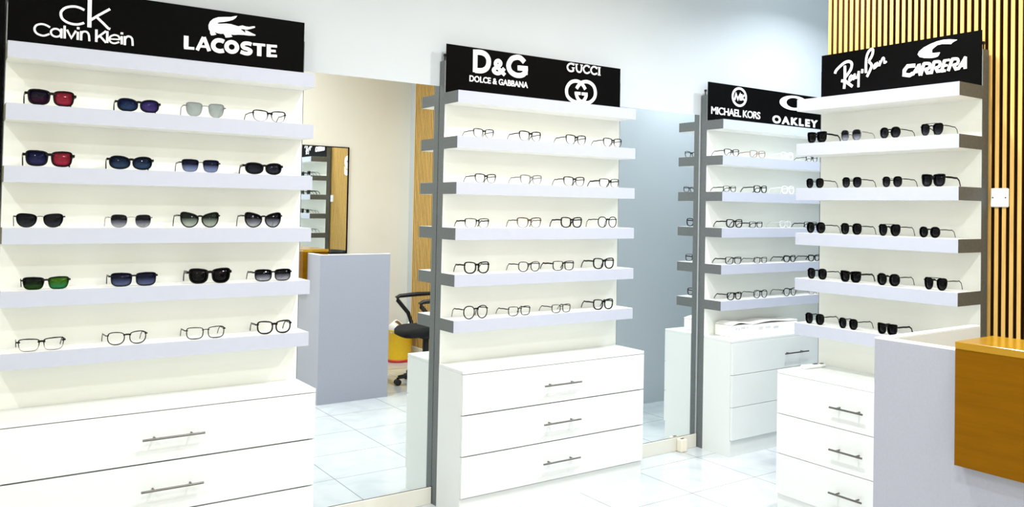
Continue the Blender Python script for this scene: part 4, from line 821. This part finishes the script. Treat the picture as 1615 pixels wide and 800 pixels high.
ROWS = {1: 'top row', 2: 'second row', 3: 'middle row', 4: 'fourth row', 5: 'lowest row'}
NTH = ['leftmost', 'second from left', 'third from left', 'rightmost']
UNIT = {1: 'far-left display', 2: 'display between mirrors', 3: 'far-corner display', 4: 'slatted-wall display'}
LOOKS = {
 (1, 1): [('sportrect', 'black', 'plum', 'red', 'chunky black sunglasses with a red mirrored lens'),
          ('sport', 'black', 'cyan', 'violet', 'black half-wrap sunglasses, blue-violet mirrored lenses'),
          ('panto', 'grey', 'pale', 'pale', 'thin sunglasses with pale grey lenses'),
          ('brow', 'black', 'clear', 'clear', 'black browline eyeglasses')],
 (1, 2): [('sportrect', 'black', 'indigo', 'red', 'black sport sunglasses with a rosy mirrored lens'),
          ('sport', 'black', 'slate', 'slate', 'black wraparound sunglasses, slate-blue lenses'),
          ('square', 'black', 'blue', 'blue', 'square sunglasses, blue gradient lenses'),
          ('slim', 'black', 'smoke', 'smoke', 'slim black sport sunglasses, smoke lenses')],
 (1, 3): [('butterfly', 'black', 'ink', 'ink', 'oversized dark butterfly sunglasses'),
          ('nav', 'silver', 'fade', 'fade', 'thin metal sunglasses, dark lenses fading downward'),
          ('cateye', 'black', 'green', 'green', 'black cat-eye sunglasses, grey-green gradient lenses'),
          ('cateye', 'black', 'fade', 'fade', 'black cat-eye sunglasses, dark fading lenses')],
 (1, 4): [('halfrect', 'gun', 'forest', 'lime', 'half-rim sunglasses with green mirrored lenses'),
          ('rect', 'navy', 'navy', 'navy', 'rectangular navy gradient sunglasses'),
          ('way', 'black', 'dark', 'dark', 'solid black square-cut sunglasses'),
          ('rect', 'black', 'fade', 'fade', 'black rectangular sunglasses, fading lenses')],
 (1, 5): [('halfrect', 'black', 'clear', 'clear', 'wide black half-rim eyeglasses'),
          ('oval', 'black', 'clear', 'clear', 'thin black oval eyeglasses'),
          ('slimrect', 'gun', 'clear', 'clear', 'thin gunmetal eyeglasses'),
          ('bold', 'black', 'clear', 'clear', 'black full-rim eyeglasses')],
 (2, 1): [('brow', 'gun', 'clear', 'clear', 'dark browline eyeglasses')] * 4,
 (2, 2): [('brow', 'gun', 'clear', 'clear', 'dark browline eyeglasses'), ('brow', 'grey', 'clear', 'clear', 'pale grey browline eyeglasses'),
          ('brow', 'gun', 'clear', 'clear', 'dark browline eyeglasses'), ('halfrect', 'gun', 'clear', 'clear', 'square dark half-rim eyeglasses')],
 (2, 3): [('halfrect', 'gun', 'clear', 'clear', 'dark half-rim eyeglasses'), ('brow', 'brown', 'clear', 'clear', 'brown browline eyeglasses'),
          ('bold', 'black', 'clear', 'clear', 'black full-rim eyeglasses'), ('round', 'gun', 'clear', 'clear', 'rounded dark eyeglasses')],
 (2, 4): [('bold', 'black', 'clear', 'clear', 'thick black eyeglasses'), ('oval', 'gun', 'clear', 'clear', 'dark oval eyeglasses'),
          ('rect', 'gun', 'clear', 'clear', 'dark rectangular eyeglasses'), ('bold', 'black', 'clear', 'clear', 'thick black eyeglasses')],
 (2, 5): [('round', 'black', 'clear', 'clear', 'round black eyeglasses'), ('slimrect', 'gun', 'clear', 'clear', 'thin dark rectangular eyeglasses'),
          ('slimrect', 'gun', 'clear', 'clear', 'thin dark rectangular eyeglasses'), ('bold', 'black', 'clear', 'clear', 'black full-rim eyeglasses')],
 (3, 1): [('brow', 'gun', 'clear', 'clear', 'dark browline eyeglasses'), ('slimrect', 'amber', 'clear', 'clear', 'thin pale brown eyeglasses'),
          ('round', 'white', 'clear', 'clear', 'white round eyeglasses'), ('brow', 'gun', 'clear', 'clear', 'dark browline eyeglasses')],
 (3, 2): [('rect', 'gun', 'clear', 'clear', 'dark rectangular eyeglasses'), ('bold', 'gun', 'clear', 'clear', 'dark full-rim eyeglasses'),
          ('round', 'white', 'clear', 'clear', 'white round eyeglasses')],
 (3, 3): [('bold', 'black', 'clear', 'clear', 'black full-rim eyeglasses'), ('rect', 'black', 'clear', 'clear', 'black rectangular eyeglasses'),
          ('round', 'clearf', 'clear', 'clear', 'pale round eyeglasses'), ('rect', 'black', 'clear', 'clear', 'black rectangular eyeglasses')],
 (3, 4): [('rect', 'black', 'clear', 'clear', 'black rectangular eyeglasses'), ('slimrect', 'gun', 'clear', 'clear', 'thin dark eyeglasses'),
          ('bold', 'gun', 'clear', 'clear', 'dark full-rim eyeglasses'), ('bold', 'black', 'clear', 'clear', 'black full-rim eyeglasses')],
 (3, 5): [('bold', 'black', 'clear', 'clear', 'black full-rim eyeglasses'), ('round', 'gun', 'clear', 'clear', 'dark round eyeglasses'),
          ('round', 'black', 'clear', 'clear', 'black round eyeglasses'), ('slimrect', 'amber', 'clear', 'clear', 'thin pale brown eyeglasses')],
 (4, 1): [('flattop', 'black', 'dark', 'dark', 'flat-topped black sunglasses'), ('hexa', 'silver', 'fade', 'fade', 'thin metal sunglasses, fading lenses'),
          ('round', 'gun', 'ink', 'ink', 'round sunglasses, dark gradient lenses'), ('aviator', 'black', 'ink', 'ink', 'large dark aviator sunglasses')],
 (4, 2): [('hexa', 'gun', 'dark', 'dark', 'small dark oval sunglasses'), ('hexa', 'black', 'ink', 'ink', 'small dark six-sided sunglasses'),
          ('hexa', 'black', 'ink', 'ink', 'small dark six-sided sunglasses'), ('flattop', 'black', 'ink', 'ink', 'flat-topped black sunglasses')],
 (4, 3): [('round', 'black', 'dark', 'dark', 'round black sunglasses'), ('hexa', 'black', 'dark', 'dark', 'black six-sided sunglasses'),
          ('aviator', 'black', 'dark', 'dark', 'black aviator sunglasses'), ('round', 'black', 'dark', 'dark', 'round black sunglasses')],
 (4, 4): [('hexa', 'black', 'dark', 'dark', 'black six-sided sunglasses'), ('flattop', 'black', 'dark', 'dark', 'flat-topped black sunglasses'),
          ('round', 'black', 'dark', 'dark', 'round black sunglasses'), ('aviator', 'black', 'dark', 'dark', 'black aviator sunglasses')],
 (4, 5): [('hexa', 'black', 'dark', 'dark', 'black six-sided sunglasses'), ('hexa', 'black', 'dark', 'dark', 'black six-sided sunglasses'),
          ('flattop', 'black', 'dark', 'dark', 'flat-topped black sunglasses')],
}
for (u, row), spots in SPOTS.items():
    for i, (pos, w) in enumerate(spots):
        kind, fm, l1, l2, look = LOOKS[(u, row)][i]
        fr, lenses, temples, wd = glasses_parts(kind, fm, l1, l2)
        nm = 'sunglasses' if 'sunglasses' in look else 'eyeglasses'
        s = max(.78, min(1.18, w / wd))
        z = SHZ[row] + .0004
        turn = math.radians(random.uniform(-2.5, 2.5))
        if u < 4:
            loc, rz = (pos, -DS + .019, z), turn
        else:
            loc, rz = (-.7897 + .020, pos, z), -math.pi / 2 + turn
        o = empty(nm, loc, rz)
        o.scale = (s, 1.0, s * (1.14, 1.22, 1.08, 1.18)[u - 1])
        tag(o, f'{look}, {NTH[i]} in {ROWS[row]} of {UNIT[u]}', nm, f'{nm} on the {UNIT[u]}')
        link('frame', fr, o)
        for q in lenses: link('lens', q, o)
        for q in temples: link('temple', q, o)
